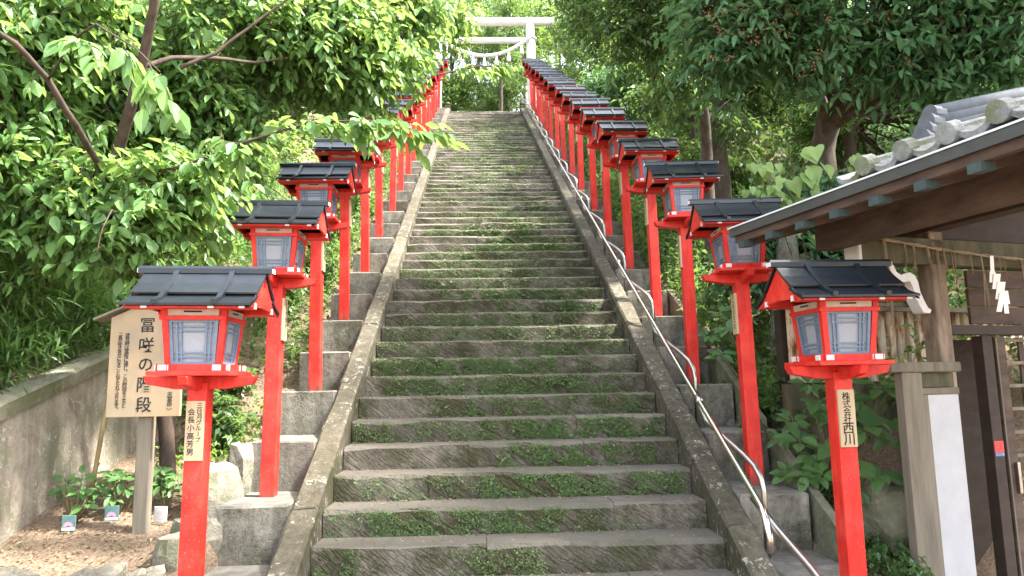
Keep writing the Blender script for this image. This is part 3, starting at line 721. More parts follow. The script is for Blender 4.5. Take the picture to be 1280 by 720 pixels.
def heart_data(name, mat):
    out = [(0, 0), (-.12, .18), (-.08, .36), (.10, .46), (.32, .42), (.58, .28), (.82, .12), (1, 0)]
    v = [(x, y_, .25*y_-.15*x*x) for x, y_ in out]+[(x, -y_, .25*y_-.15*x*x) for x, y_ in out[1:-1]]+[(.3, 0, 0)]
    c = 14; f = [(c, i+1, i) for i in range(7)]; rr_ = [0]+list(range(8, 14))+[7]; f += [(c, rr_[i], rr_[i+1]) for i in range(7)]
    me = bpy.data.meshes.new(name); me.from_pydata(v, [], f); me.materials.append(M[mat]); me.update(); return me
def orient(o, pos, d, up, L):
    d = Vector(d).normalized(); up = Vector(up); y = up.cross(d)
    if y.length < 1e-4: y = Vector((0, 1, 0)).cross(d)
    y.normalize(); z = d.cross(y)
    o.matrix_local = Matrix(((d.x*L, y.x*L, z.x*L, pos[0]), (d.y*L, y.y*L, z.y*L, pos[1]), (d.z*L, y.z*L, z.z*L, pos[2]), (0, 0, 0, 1)))
bush_leaves = [leaf_data('leaf', 'leafbush', .95, d) for d in (.10, .22, .35)]
def rosette_plant(name, label, loc, rosettes, L, seed, mats=bush_leaves, group=None, nl=(6, 9), cat='shrub', axis=(0, 0, 1), lens=None):
    """stems from the base, each ending in a whorl of leaves; every leaf its own object"""
    r_ = random.Random(seed); t = thing(name, label, cat, loc, 0, group); st = MB()
    ax = Vector(axis).normalized(); e1 = ax.orthogonal().normalized(); e2 = ax.cross(e1)
    for ri, (x, y, z) in enumerate(rosettes):
        st.tube([(x*.15, y*.15, -.03), (x*.6, y*.6, z*.5), (x, y, z)], [.008, .006, .004], 5)
        n = r_.randint(*nl); a0 = r_.uniform(0, 6.28); LL = lens[ri] if lens else L
        for i in range(n):
            a = a0+i*2.4; el = r_.uniform(-.25, .45)+(.3 if i > n-3 else 0)
            d = (e1*math.cos(a)+e2*math.sin(a))*math.cos(el)+ax*math.sin(el); ll = LL*r_.uniform(.65, 1.1)
            o = link('leaf', r_.choice(mats), t); orient(o, (x+d[0]*.02, y+d[1]*.02, z+r_.uniform(-.05, .01)), d, ax+Vector((r_.uniform(-.25, .25), r_.uniform(-.25, .25), .15)), ll)
    st.build('stem', M['stem'], t, True); return t
def seedling(px_, py_, label, seed, h, sp):
    p = ground_hit(px_, py_); r_ = random.Random(seed)
    ros = [(r_.uniform(-sp, sp), r_.uniform(-.1, .1), h*r_.uniform(.45, 1.05)) for _ in range(8)]
    return rosette_plant('seedling', label, p, ros, .078, seed, nl=(6, 8), axis=(.1, -.5, .86), group='seedlings planted in the soil bed', cat='plant')
s1 = seedling(92, 652, 'leafy green seedling planted beside the retaining wall', 1, .30, .15)
s2 = seedling(148, 642, 'leafy green seedling just left of the notice board post', 2, .30, .12)
s3 = seedling(208, 640, 'leafy green seedling between the notice board post and the lowest lantern', 3, .28, .09)
def plant_tag(px_, py_, Yp, label, printed, w=.088, h=.095):
    p = ground_hit(px_, py_); z = p.z
    t = thing('plant_tag', label, 'tag', (p.x, p.y, z), random.uniform(-.2, .2))
    MB().box(-w/2, -.004, .02, w/2, .004, .02+h).build('card', M['white' if not printed else 'tagteal'], t, bevel=.003)
    MB().box(-.006, .004, -.05, .006, .009, .03).build('stake', M['white'], t)
    if printed:
        MB().box(-w/2+.004, -.0055, .024, w/2-.004, -.0042, .042).build('caption_strip', M['white'], t)
        for k in range(7):
            a = math.pi*(k-.0)/6; c, s_ = math.cos(a), math.sin(a)
            q = lambda r, b: (r*math.cos(a+b), -.0052-.0003*k, .052+r*math.sin(a+b)*.85)
            MB().add([q(.002, 0), q(.022, .32), q(.034, 0), q(.022, -.32)], [(0, 3, 2, 1)]).build('petal', M['pinkprint'], t)
    else:
        for k in range(5):
            MB().box(-w/2+.016, -.0052, .04+.013*k, w/2-.016-.01*(k % 2), -.0044, .043+.013*k).build('print_line', M['greyprint'], t)
    return t
M['tagteal'] = simple_mat('tag_print', (.10, .20, .19), .4, .15, 30)
M['pinkprint'] = simple_mat('pink_print', (.75, .33, .45), .5, .1, 30)
M['greyprint'] = simple_mat('grey_print', (.55, .45, .45), .6, .1, 30)
plant_tag(85, 668, -.1, 'teal plant tag printed with a pink flower beside the retaining wall', True)
plant_tag(139, 655, .02, 'teal plant tag printed with a pink flower left of the notice board post', True)
plant_tag(200, 657, .04, 'blank-looking white plant tag between the board post and lantern', False, .09, .10)

# ------------------------------------------------------------------ shelter on the right
A = R(14.5); ex, ey = -math.sin(A), math.cos(A); nx_, ny_ = math.cos(A), math.sin(A)
SO = (2.80, .06)
sh = thing('tiled_shelter', 'old wooden shelter with grey tiled roof, sheet metal eave and rafters', 'shelter', (SO[0], SO[1], GZ))
def S(a, b, z): return (a*ex+b*nx_, a*ey+b*ny_, z-GZ)
def sbox(name, a0, a1, b0, b1, z0, z1, mat, parent=None, bevel=.004):
    return MB().box(a0, b0, z0, a1, b1, z1, lambda a, b, z: S(a, b, z)).build(name, M[mat], parent or sh, bevel=bevel)
def stab(name, poly, a0, a1, mat, parent=None, bevel=0):   # profile in (b,z) extruded along a
    return MB().prism(poly, a0, a1, lambda u, v, w: S(w, u, v)).build(name, M[mat], parent or sh, bevel=bevel)
EZ = 2.0; SL = .27; AT, AN, BE = .43, -4.2, -1.25
ez = lambda b: EZ+SL*(b-BE)
# roof deck / sheet skirt, trim, fascia, wooden strip
stab('roof_deck', [(BE, EZ-.012), (3.0, ez(3.0)-.012), (3.0, ez(3.0)), (BE, EZ)], AN, AT, 'eavemetal')
stab('eave_trim', [(BE-.012, EZ-.004), (BE+.25, ez(BE+.25)+.002), (BE+.25, ez(BE+.25)+.008), (BE-.012, EZ+.006)], AN, AT+.01, 'brightmetal')
stab('eave_trim', [(BE+.262, ez(BE+.262)+.002), (BE+.29, ez(BE+.29)+.002), (BE+.29, ez(BE+.29)+.022), (BE+.262, ez(BE+.262)+.022)], AN, AT+.01, 'brightmetal')
stab('fascia', [(BE-.006, EZ-.060), (BE+.02, EZ-.060), (BE+.02, EZ-.006), (BE-.006, EZ-.006)], AN, AT, 'eavemetal')
stab('eave_board', [(BE+.022, EZ-.105), (BE+.06, EZ-.105), (BE+.06, EZ-.012), (BE+.022, EZ-.012)], AN, AT-.02, 'brownwood')
stab('soffit_board', [(BE+.06, EZ-.045), (2.6, ez(2.6)-.055), (2.6, ez(2.6)-.02), (BE+.06, EZ-.015)], AN, AT-.03, 'brownwood')
a = AT-.12
while a > AN:
    rf = stab('rafter', [(BE+.05, EZ-.145), (2.6, ez(2.6)-.16), (2.6, ez(2.6)-.06), (BE+.05, EZ-.05)], a-.03, a+.03, 'brownwood')
    stab('copper_cap', [(BE-.002, EZ-.152), (BE+.085, EZ-.142), (BE+.085, EZ-.107), (BE-.002, EZ-.107)], a-.034, a+.034, 'copper', rf)
    a -= .285
# purlins parallel to the eave
stab('purlin', [(-.84, 1.80), (-.70, 1.80), (-.70, 1.97), (-.84, 1.97)], AN, .10, 'brownwood', bevel=.008)
stab('purlin', [(-.42, 1.90), (-.32, 1.90), (-.32, 2.02), (-.42, 2.02)], AN, .20, 'greywood', bevel=.006)
stab('purlin', [(-.06, 1.94), (.06, 1.94), (.06, 2.10), (-.06, 2.10)], AN, .35, 'darkwood', bevel=.006)
stab('ridge_beam', [(1.30, 2.35), (1.44, 2.35), (1.44, 2.5), (1.30, 2.5)], AN, .35, 'darkwood')
# beam across the front post with a white painted end
bmx = sbox('tie_beam', -.06, .06, -.62, 3.0, 1.71, 1.885, 'mossywood')
MB().prism([(1.71, -.0655), (1.885, -.0655), (1.885, .0655), (1.71, .0655)], -.65, -.621, lambda u, v, w: S(v, w, u)).build('painted_end', M['white'], bmx, bevel=.01)
sbox('post', -.06, .06, -.06, .06, GZ-.02, 1.94, 'peelwood', bevel=.012)
sbox('post', -.06, .06, 2.70, 2.82, GZ-.02, 1.94, 'darkwood')
for aa in (-3.6,):
    sbox('post', aa-.06, aa+.06, .3, .42, GZ-.02, 1.94, 'darkwood'); sbox('post', aa-.06, aa+.06, 2.7, 2.82, GZ-.02, 1.94, 'darkwood')
# gable infill boards above the beam, and boards below it right of the post
sbox('gable_board', .0, .02, .08, 2.7, 1.90, 2.2, 'darkwood')
for i in range(3): sbox('wall_board', .0, .022, .30, 2.69, 1.70-.125*(i+1), 1.70-.125*i-.006, 'brownwood')
sbox('lintel', -.03, .05, .065, 2.69, 1.25, 1.315, 'darkwood')
sbox('dark_backdrop', .48, .50, .55, 1.05, GZ, 1.25, 'darkwood', bevel=0)  # narrow dark panel added so the gap shows a dim interior
# carved bracket with white painted edge
br_ = [(-.40, 1.70), (-.365, 1.70), (-.345, 1.655), (-.31, 1.635), (-.275, 1.648), (-.235, 1.655), (-.195, 1.635), (-.175, 1.59), (-.165, 1.53), (-.14, 1.475), (-.115, 1.425), (-.085, 1.41), (-.10, 1.385), (-.155, 1.39), (-.185, 1.44), (-.215, 1.50), (-.225, 1.56), (-.245, 1.595), (-.285, 1.588), (-.325, 1.585), (-.365, 1.605), (-.39, 1.65)]
MB().prism(br_, -.05, .035, lambda u, v, w: S(w, u, v)).build('carved_bracket', M['white'], sh, bevel=.004)
for z_, d_ in ((1.50, 0), (1.465, .03)): sbox('bracket_rail', .04+d_, .08+d_, -.62, -.10, z_-.022, z_, 'greywood', bevel=0)
# straw rope with hanging strands and a paper streamer
rp = thing('straw_rope', 'straw rope with hanging strands strung along the beam of the shelter', 'rope', (SO[0], SO[1], 1.8))
S0 = lambda a, b, z: (a*ex+b*nx_, a*ey+b*ny_, z-1.8)
def rope_z(b): return 1.875-.115*(1-((b-1.1)/1.7)**2) if b < 2.8 else 1.87
pts = [S0(-.09, b, rope_z(b)) for b in np.linspace(-.53, 2.75, 40)]
for ph in (0, math.pi):
    MB().tube([(p[0], p[1]+.006*math.cos(i*1.3+ph), p[2]+.006*math.sin(i*1.3+ph)) for i, p in enumerate(pts)], .0065, 6).build('strand', M['straw'], rp, True)
r_ = random.Random(9)
for b in sorted([r_.uniform(-.49, 2.7) for _ in range(9)]+[-.47, -.30, -.12, .02, .09, .24, .33, .50, .53, .74, .95, 1.2]):
    z0 = rope_z(b); ln = r_.choice([.16, .42, .5, .55, .3, .48])
    for q in range(r_.randint(1, 3)):
        bb = b+r_.uniform(-.012, .012); l2 = ln*r_.uniform(.7, 1.05); dx = r_.uniform(-.02, .03)
        MB().tube([S0(-.095, bb, z0), S0(-.10, bb+dx*.3, z0-l2*.4), S0(-.10+r_.uniform(-.01, .01), bb+dx, z0-l2)], [.0042, .004, .0025], 5).build('hanging_strand', M['straw'], rp)
st_ = thing('paper_streamer', 'folded white zigzag paper streamer hanging from the straw rope', 'streamer', (SO[0], SO[1], 1.8))
b0 = .41
zs = rope_z(b0)
def strip(c0, c1, z0, z1, d0, d1, w=.052, w2=None):
    w2 = w2 or w
    vs_ = [S0(-.10-d0, c0-w/2, z0), S0(-.10-d0, c0+w/2, z0), S0(-.10-d1, c1+w2/2, z1), S0(-.10-d1, c1-w2/2, z1)]
    vs2 = [S0(-.102-d0, c0-w/2, z0), S0(-.102-d0, c0+w/2, z0), S0(-.102-d1, c1+w2/2, z1), S0(-.102-d1, c1-w2/2, z1)]
    MB().add(vs_+vs2, [(0, 1, 2, 3), (7, 6, 5, 4), (0, 4, 5, 1), (1, 5, 6, 2), (2, 6, 7, 3), (3, 7, 4, 0)]).build('paper_fold', M['paper'], st_)
strip(b0+.01, b0-.005, zs, zs-.13, .0, .004, .030, .036); strip(b0-.005, b0-.02, zs-.11, zs-.185, .006, .012, .05, .06); strip(b0+.025, b0-.012, zs-.125, zs-.23, .014, .020, .06)
strip(b0+.045, b0+.0, zs-.18, zs-.30, .022, .028, .07); strip(b0+.06, b0+.06, zs-.24, zs-.33, .020, .024, .07); strip(b0+.03, b0-.03, zs-.255, zs-.385, .032, .040, .05, .045); strip(b0+.05, b0+.042, zs-.27, zs-.395, .030, .036, .035, .04)

# roof tiles: two courses with round ends, plus the stacked verge ridge
TB = BE+.27
tile_a = [-.43-.272*i for i in range(13)]
def tile_mesh():
    prof = [(-.136, .0), (-.10, -.028), (-.05, -.040), (.0, -.030), (.05, .004), (.085, .030), (.115, .034), (.136, .02)]
    mb = MB(); th = .034
    top = [(u, v+th) for u, v in prof][::-1]
    mb.prism(prof+top, 0, .32, lambda u, v, w: (u, w, v)); return mb.mesh('tile', M['tile'])
tm = tile_mesh()
disc = MB().tube([(.098, -.022, .036), (.098, -.020, .036), (.098, .05, .036)], [.046, .057, .057], 14).mesh('tile_end', M['tile'])
cover = MB().tube([(.098, .045, .040), (.098, .32, .045)], [.042, .042], 10).mesh('tile_roll', M['tile'])
rt_ = random.Random(4)
rotm = Matrix(((-ex, nx_, 0, 0), (-ey, ny_, 0, 0), (0, 0, 1, 0), (0, 0, 0, 1)))
for course in range(5):
    for a_ in tile_a:
        b_ = TB+course*.24; p = S(a_, b_, ez(b_)+.068+course*.014)
        tilt = Matrix.Rotation(math.atan(SL)+.03, 4, 'X')
        o = link('roof_tile', tm, sh); m4 = Matrix.Translation((p[0], p[1], p[2]+rt_.uniform(-.004, .004))) @ rotm @ tilt @ Matrix.Rotation(rt_.uniform(-.03, .03), 4, 'Z')
        o.matrix_local = m4
        if course == 0:
            d_ = link('tile_end', disc, o)
vr = [(-.46, .0)]
for i, (w, h) in enumerate(((.13, .05), (.115, .05), (.10, .05), (.085, .06))):
    mb = MB(); z0 = .10+.052*i; bs_ = TB+.42+.03*i
    pts = [S(-.56, b_, ez(b_)+z0+.05) for b_ in (bs_, bs_+.6, bs_+1.6)]
    mb.tube(pts, [w*.62]*3, 12).build('verge_ridge_tile', M['darktile'], sh, True)
for k in range(4):
    mb = MB(); b_ = TB+.42+.03*k; p = S(-.56, b_-.02, ez(b_)+.15+.052*k)
    o = MB().tube([S(-.56, b_-.05, ez(b_)+.15+.05*k), S(-.56, b_+.03, ez(b_)+.15+.05*k)], [.075-.006*k]*2, 12).build('ridge_end_tile', M['darktile'], sh)
# wooden board stand with white panel in front of the post
bs2 = thing('white_panel_stand', 'white panel in a grey wooden frame leaning at the shelter post', 'panel', (SO[0], SO[1], GZ))
PA = -.16
def pbox(name, a0, a1, b0, b1, z0, z1, mat, bevel=.004, parent=None): return MB().box(a0, b0, z0, a1, b1, z1, lambda a, b, z: S(a, b, z)).build(name, M[mat], parent or bs2, bevel=bevel)
pbox('leg', PA-.03, PA+.03, -.525, -.37, GZ, 1.00, 'greywood')
pbox('leg', PA-.022, PA+.025, -.366, -.325, GZ, .865, 'greywood')
pbox('top_rail', PA-.05, PA+.05, -.62, -.068, 1.003, 1.065, 'greywood', .01)
pbox('upper_rail', PA-.02, PA+.02, -.366, -.070, .866, .905, 'greywood')
pbox('panel', PA-.01, PA+.01, -.323, -.070, GZ+.1, .864, 'panel')
pbox('backing_board', PA+.012, PA+.024, -.366, -.070, .907, 1.001, 'mossywood')
# sliding lattice door
dr = thing('lattice_door', 'brown sliding lattice door with horizontal bars and a metal latch', 'door', (SO[0], SO[1], GZ))
def dbox(name, a0, a1, b0, b1, z0, z1, mat, parent=None, bevel=.003): return MB().box(a0, b0, z0, a1, b1, z1, lambda a, b, z: S(a, b, z)).build(name, M[mat], parent or dr, bevel=bevel)
DA = .02
dbox('frame_post', DA-.03, DA+.05, .365, .455, GZ, 1.245, 'darkwood')
dbox('stile', DA-.025, DA+.02, .48, .575, GZ+.02, 1.235, 'brownwood'); dbox('edge_strip', DA-.032, DA-.026, .482, .494, GZ+.02, 1.235, 'greywood', bevel=0)
dbox('stile', DA-.025, DA+.02, 1.55, 1.64, GZ+.02, 1.235, 'brownwood')
for z_ in np.arange(-.5, 1.22, .155): dbox('bar', DA-.012, DA+.010, .576, 1.549, z_, z_+.022, 'greywood', bevel=0)
for b_ in (.74, .98, 1.22): dbox('upright', DA+.011, DA+.024, b_, b_+.045, GZ+.03, 1.234, 'brownwood', bevel=0)
lt = dbox('latch', DA-.05, DA-.026, .535, .56, .20, .40, 'bronze')
MB().tube([S(DA-.05, .61, .26), S(DA-.07, .61, .28), S(DA-.07, .61, .38), S(DA-.05, .61, .40)], .006, 6).build('pull_handle', M['bronze'], lt, True)
stk = thing('security_sticker', 'red sticker with a blue lettered strip on the dark door post', 'sticker', (SO[0], SO[1], GZ))
M['stred'] = simple_mat('sticker_red', (.75, .03, .03), .4, .05, 10); M['stblue'] = simple_mat('sticker_blue', (.03, .12, .38), .4, .05, 10)
MB().box(DA-.0325, .372, .47, DA-.0305, .452, .545, lambda a, b, z: S(a, b, z)).build('red_field', M['stred'], stk)
MB().box(DA-.0325, .372, .445, DA-.0305, .452, .469, lambda a, b, z: S(a, b, z)).build('blue_strip', M['stblue'], stk)
vs_, fs = [], []
tm_ = text_mesh('SECOM', M['white']); vs_ = [S(DA-.0330, .412+v.co.x*.022, .457+v.co.y*.022-.0) for v in tm_.vertices]; fs = [tuple(p.vertices) for p in tm_.polygons]
MB().add(vs_, fs).build('lettering', M['white'], stk)
# pale boards stored inside, seen through the gap
ib = thing('stored_boards', 'pale boards and poles leaning inside the shelter behind the door post', 'boards', (SO[0], SO[1], GZ))
for i, (b_, a_, w, h, mt) in enumerate(((.10, .20, .13, 1.45, 'ivory'), (.26, .26, .09, 1.2, 'greywood'), (.70, .9, .22, 1.5, 'greywood'))):
    MB().prism([(b_, GZ), (b_+w, GZ), (b_+w-.02, GZ+h), (b_-.02, GZ+h)], a_, a_+.02, lambda u, v, w_: S(w_, u, v)).build('board', M[mt], ib)
MB().tube([S(.14, .32, GZ), S(.17, .13, .7)], .018, 7).build('pole', M['bamboo'], ib)
# rusty corrugated fence behind
cf = thing('corrugated_fence', 'rust streaked corrugated sheet fence behind the shelter', 'fence', (SO[0], SO[1], GZ))
FA = 1.0; pts = []
nb = 0; b_ = -.40
mbs = []
while b_ < 3.2:
    prof = [(b_, 0), (b_+.05, 0), (b_+.062, .03), (b_+.085, .03), (b_+.10, 0)]
    vs_ = [S(FA+d, u, z) for z in (.95, 1.52) for u, d in prof]+[S(FA+d+.004, u, z) for z in (.95, 1.52) for u, d in prof]
    f = [(i, i+1, i+6, i+5) for i in range(4)]+[(10+i+5, 10+i+6, 10+i+1, 10+i) for i in range(4)]
    MB().add(vs_, f).build('sheet', M['rust'], cf); b_ += .1005
MB().box(FA-.03, -.46, 1.52, FA+.06, 3.2, 1.56, lambda a, b, z: S(a, b, z)).build('top_rail', M['greywood'], cf)
MB().box(FA-.02, -.46, -.5, FA+.03, 3.2, .94, lambda a, b, z: S(a, b, z)).build('base_board', M['mossywood'], cf)  # dark board standing in for the shadow below the sheets
for b_ in (-.42, .9, 2.2): MB().box(FA+.04, b_, -.3, FA+.12, b_+.08, 1.62, lambda a, b, z: S(a, b, z)).build('post', M['darkwood'], cf)

# ------------------------------------------------------------------ foliage generators
def nrm(a): return a/np.maximum(np.linalg.norm(a, axis=-1, keepdims=True), 1e-9)
def leaf_quads(P, D, N, L, Wd, fold=.25, two=True, droop=.12):
    """P,D,N (n,3); L,W (n,) -> verts, quads"""
    D = nrm(D); S_ = nrm(np.cross(N, D)); U = np.cross(D, S_); n = len(P); L = L[:, None]; Wd = Wd[:, None]
    if two:
        t0 = P; t1 = P+D*L-U*L*droop
        l1 = P+D*L*.32+S_*Wd*.46+U*Wd*fold; l2 = P+D*L*.70+S_*Wd*.36+U*Wd*fold*.7-U*L*droop*.45
        r1 = P+D*L*.32-S_*Wd*.46+U*Wd*fold; r2 = P+D*L*.70-S_*Wd*.36+U*Wd*fold*.7-U*L*droop*.45
        V = np.stack([t0, l1, l2, t1, r2, r1], 1).reshape(-1, 3); b = np.arange(n)[:, None]*6
        F = np.concatenate([b+np.array([0, 3, 2, 1]), b+np.array([0, 5, 4, 3])], 0)
    else:
        V = np.stack([P, P+D*L*.45+S_*Wd*.5+U*Wd*fold, P+D*L-U*L*droop, P+D*L*.45-S_*Wd*.5+U*Wd*fold], 1).reshape(-1, 3)
        F = np.arange(n)[:, None]*4+np.array([0, 3, 2, 1])
    return V, F
def prisms(A_, B_, r0, r1):
    n = len(A_); t = nrm(B_-A_); ref = np.where(np.abs(t[:, 2:3]) > .9, [[1., 0, 0]], [[0, 0, 1.]]); a = nrm(np.cross(t, ref)); b = np.cross(t, a); V = []
    for P, r in ((A_, r0), (B_, r1)):
        for q in range(3): V.append(P+(a*math.cos(q*2.094)+b*math.sin(q*2.094))*r)
    V = np.stack(V, 1).reshape(-1, 3); k = np.arange(n)[:, None]*6
    F = np.concatenate([k+np.array([q, (q+1) % 3, 3+(q+1) % 3, 3+q]) for q in range(3)], 0)
    return V, F
def gap_noise(P, f, rng):
    ph = rng.uniform(0, 6.28, (6, 3)); fr = rng.uniform(.6, 1.5, (6, 3))*f; v = np.zeros(len(P))
    for i in range(6): v += np.sin(P[:, 0]*fr[i, 0]+ph[i, 0]+1.3*np.sin(P[:, 1]*fr[i, 1]+ph[i, 1]))*np.sin(P[:, 2]*fr[i, 2]+ph[i, 2])
    return v
def make_sprays(clumps, ntw, tl, lpt, ll, lw, rng, up=.1, droop=.35, gap=-.6, gf=2.2, two=True, shell=.45, hang=.5):
    """clumps: (x,y,z,rx,ry,rz). Returns leaf data (P,D,N,L,W), twig (A,B)"""
    C = np.array([c[:3] for c in clumps]); Rr = np.array([c[3:6] if len(c) > 4 else [c[3]]*3 for c in clumps], float)
    w = Rr.prod(1)**.75; w /= w.sum(); idx = rng.choice(len(C), int(ntw*1.6), p=w)
    d = nrm(rng.normal(size=(len(idx), 3))); rad = rng.uniform(0, 1, (len(idx), 1))**shell
    P = C[idx]+d*rad*Rr[idx]
    keep = gap_noise(P, gf, rng) > gap; P, d = P[keep][:ntw], d[keep][:ntw]; n = len(P)
    td = nrm(d*.7+rng.normal(size=(n, 3))*.55+np.array([0, 0, up])); tlen = tl*rng.uniform(.6, 1.3, (n, 1))
    A_ = P-td*tlen*.5; B_ = P+td*tlen*.5-np.array([0, 0, 1.])*tlen*droop*.4
    t = (np.arange(lpt)+.6)/lpt; t = t[None, :, None]+rng.uniform(-.3, .3, (n, lpt, 1))/lpt
    Q = A_[:, None]+(B_-A_)[:, None]*t
    td2 = nrm(B_-A_)[:, None]; side = nrm(np.cross(td2, np.array([0, 0, 1.])+rng.normal(size=(n, 1, 3))*.25))
    sg_ = np.where(np.arange(lpt) % 2 == 0, 1., -1.)[None, :, None]
    D = td2*.55+side*sg_*.75+rng.normal(size=(n, lpt, 3))*.28-np.array([0, 0, 1.])*hang
    N = np.array([0, 0, 1.])+rng.normal(size=(n, lpt, 3))*.45
    L = ll*rng.uniform(.5, 1.35, (n, lpt)); Wd = L*lw*rng.uniform(.8, 1.2, (n, lpt))
    return (Q.reshape(-1, 3), D.reshape(-1, 3), N.reshape(-1, 3), L.ravel(), Wd.ravel()), (A_, B_)
def bez(p0, p1, p2, n=7):
    return [p0*(1-t)**2+p1*2*t*(1-t)+p2*t*t for t in np.linspace(0, 1, n)]
def make_tree(name, label, base, trunk, clumps, rad, leafmat, barkmat, seed, ntw, tl=.4, lpt=7, ll=.1, lw=.45, group=None, limbs=True, two=False, twig_r=.004, cat='tree', **kw):
    """trunk: list of world points; clumps in world coords"""
    rng = np.random.default_rng(seed); base = Vector(base)
    t = thing(name, label, cat, base, 0, group); b = np.array(base)
    tp = [Vector(p)-base for p in trunk]; m = len(tp)
    rr = [rad*(1-.72*(i/(m-1))**.9) for i in range(m)]; rr[0] *= 1.25
    # resample the trunk smoothly with a little wander
    pts, rs_ = [], []
    for i in range(m-1):
        for q in range(3):
            f = q/3; pts.append(tp[i].lerp(tp[i+1], f)+Vector(rng.normal(0, rad*.10, 3))*(1 if i+q else 0)); rs_.append((rr[i]*(1-f)+rr[i+1]*f)*rng.uniform(.94, 1.06))
    pts.append(tp[-1]); rs_.append(rr[-1])
    MB().tube(pts, rs_, 10).build('trunk', M[barkmat], t, True)
    if limbs:
        lm = MB()
        for ci, c in enumerate(clumps):
            if ci % 2 and len(clumps) > 12: continue
            cc = Vector(c[:3])-base
            zs_ = [p for p in pts if p.z < cc.z+.2] or [pts[-1]]
            k = min(range(len(pts)), key=lambda i: (pts[i]-cc).length+max(0, pts[i].z-cc.z+.3)*3+ (5 if i < len(pts)*.3 else 0)); p0 = pts[k]
            mid = (p0+cc)/2+Vector((0, 0, .25*(cc-p0).length))*.4+Vector(rng.normal(0, .08, 3)); r0 = min(rs_[k]*.6, .05+.02*(cc-p0).length)
            lp = bez(p0, mid, cc, 7); lm.tube(lp, [r0*(1-.75*i/6) for i in range(7)], 6, False)
            for q in range(4):
                s_ = lp[rng.integers(2, 6)]; e_ = cc+Vector(rng.normal(0, .55, 3))*float(np.mean(c[3:])); lm.tube(bez(s_, (s_+e_)/2+Vector(rng.normal(0, .06, 3)), e_, 4), [r0*.38, r0*.3, r0*.22, r0*.1], 5, False)
        lm.build('limbs', M[barkmat], t, True)
    (P, D, N, L, Wd), (A_, B_) = make_sprays(clumps, ntw, tl, lpt, ll, lw, rng, two=two, **kw)
    V, F = leaf_quads(P-b, D, N, L, Wd, two=two)
    cr = link('crown', np_mesh('crown', V, F, M[leafmat]), t); cr['kind'] = 'stuff'
    if twig_r:
        V, F = prisms(A_-b, B_-b, twig_r, twig_r*.4); tw = link('twigs', np_mesh('twigs', V, F, M[barkmat]), t); tw['kind'] = 'stuff'
    return t
def P3(px_, py_, d): p = at(px_, py_, d); return (p.x, p.y, p.z)

# ------------------------------------------------------------------ near cherry tree (left): leaves that show large are objects of their own
rng = np.random.default_rng(77)
cb = atp(212, 588, 1, .95); cb.z = gz(cb.x, .95)-.04
ch_label = 'broad-leaved tree with dark leaning trunk behind the notice board, branches over the lanterns'
ch = thing('cherry_tree', ch_label, 'tree', cb); cbn = np.array(cb)
def rel(p): return Vector(p)-Vector(cb)
def limb(name, pp, r0, r1, n=8):
    q = [rel(at(*p)) for p in pp]; pts = []
    for i in range(len(q)-1):
        a, b_ = q[max(i-1, 0)], q[min(i+2, len(q)-1)]
        for f in (0, .33, .66):
            pts.append(q[i].lerp(q[i+1], f)+(q[i+1]-q[i]-(b_-a)/2)*0+Vector(rng.normal(0, r0*.15, 3)))
    pts.append(q[-1]); m = len(pts)
    MB().tube(pts, [(r0+(r1-r0)*i/(m-1))*rng.uniform(.92, 1.08) for i in range(m)], n).build(name, M['bark'], ch, True)
trunk_px = [(208, 540, 5.45), (196, 470, 5.4), (180, 400, 5.3), (164, 320, 5.1), (149, 240, 4.9), (147, 190, 4.75), (163, 135, 4.6), (180, 70, 4.5), (192, 10, 4.4), (200, -70, 4.3)]
q0 = [rel(cb)]+[rel(at(*p)) for p in trunk_px]
MB().tube([q0[i].lerp(q0[i+1], f) for i in range(len(q0)-1) for f in (0, .5)]+[q0[-1]], list(np.linspace(.060, .024, 2*len(q0)-1)), 10).build('trunk', M['bark'], ch, True)
limb('limb', [(150, 255, 4.95), (120, 200, 4.6), (95, 155, 4.3), (60, 100, 4.1), (20, 55, 3.9), (-60, 0, 3.7)], .024, .013)
limb('limb', [(176, 85, 4.55), (215, 72, 4.7), (265, 72, 5.0), (320, 78, 5.4), (400, 68, 5.9), (470, 60, 6.4)], .018, .007)
limb('limb', [(225, 85, 4.7), (270, 66, 4.8), (310, 35, 4.9), (358, 0, 5.0), (400, -40, 5.1)], .014, .007)
limb('limb', [(150, 240, 4.9), (170, 222, 4.7), (230, 208, 4.6), (290, 184, 4.5), (345, 165, 4.5), (403, 151, 4.5), (470, 152, 4.5), (530, 165, 4.55)], .014, .004)
limb('limb', [(160, 300, 5.0), (150, 280, 4.6), (140, 262, 4.3), (128, 285, 4.15), (120, 320, 4.1)], .007, .003)
limb('limb', [(60, 100, 4.1), (90, 50, 3.8), (120, 30, 3.5), (170, 60, 3.3), (200, 90, 3.2)], .007, .003)
limb('limb', [(400, 68, 5.9), (470, 90, 6.6), (540, 95, 7.2), (600, 82, 7.6), (640, 84, 7.9)], .012, .004)
limb('limb', [(470, 60, 6.4), (530, 30, 6.9), (590, 12, 7.4)], .010, .004)
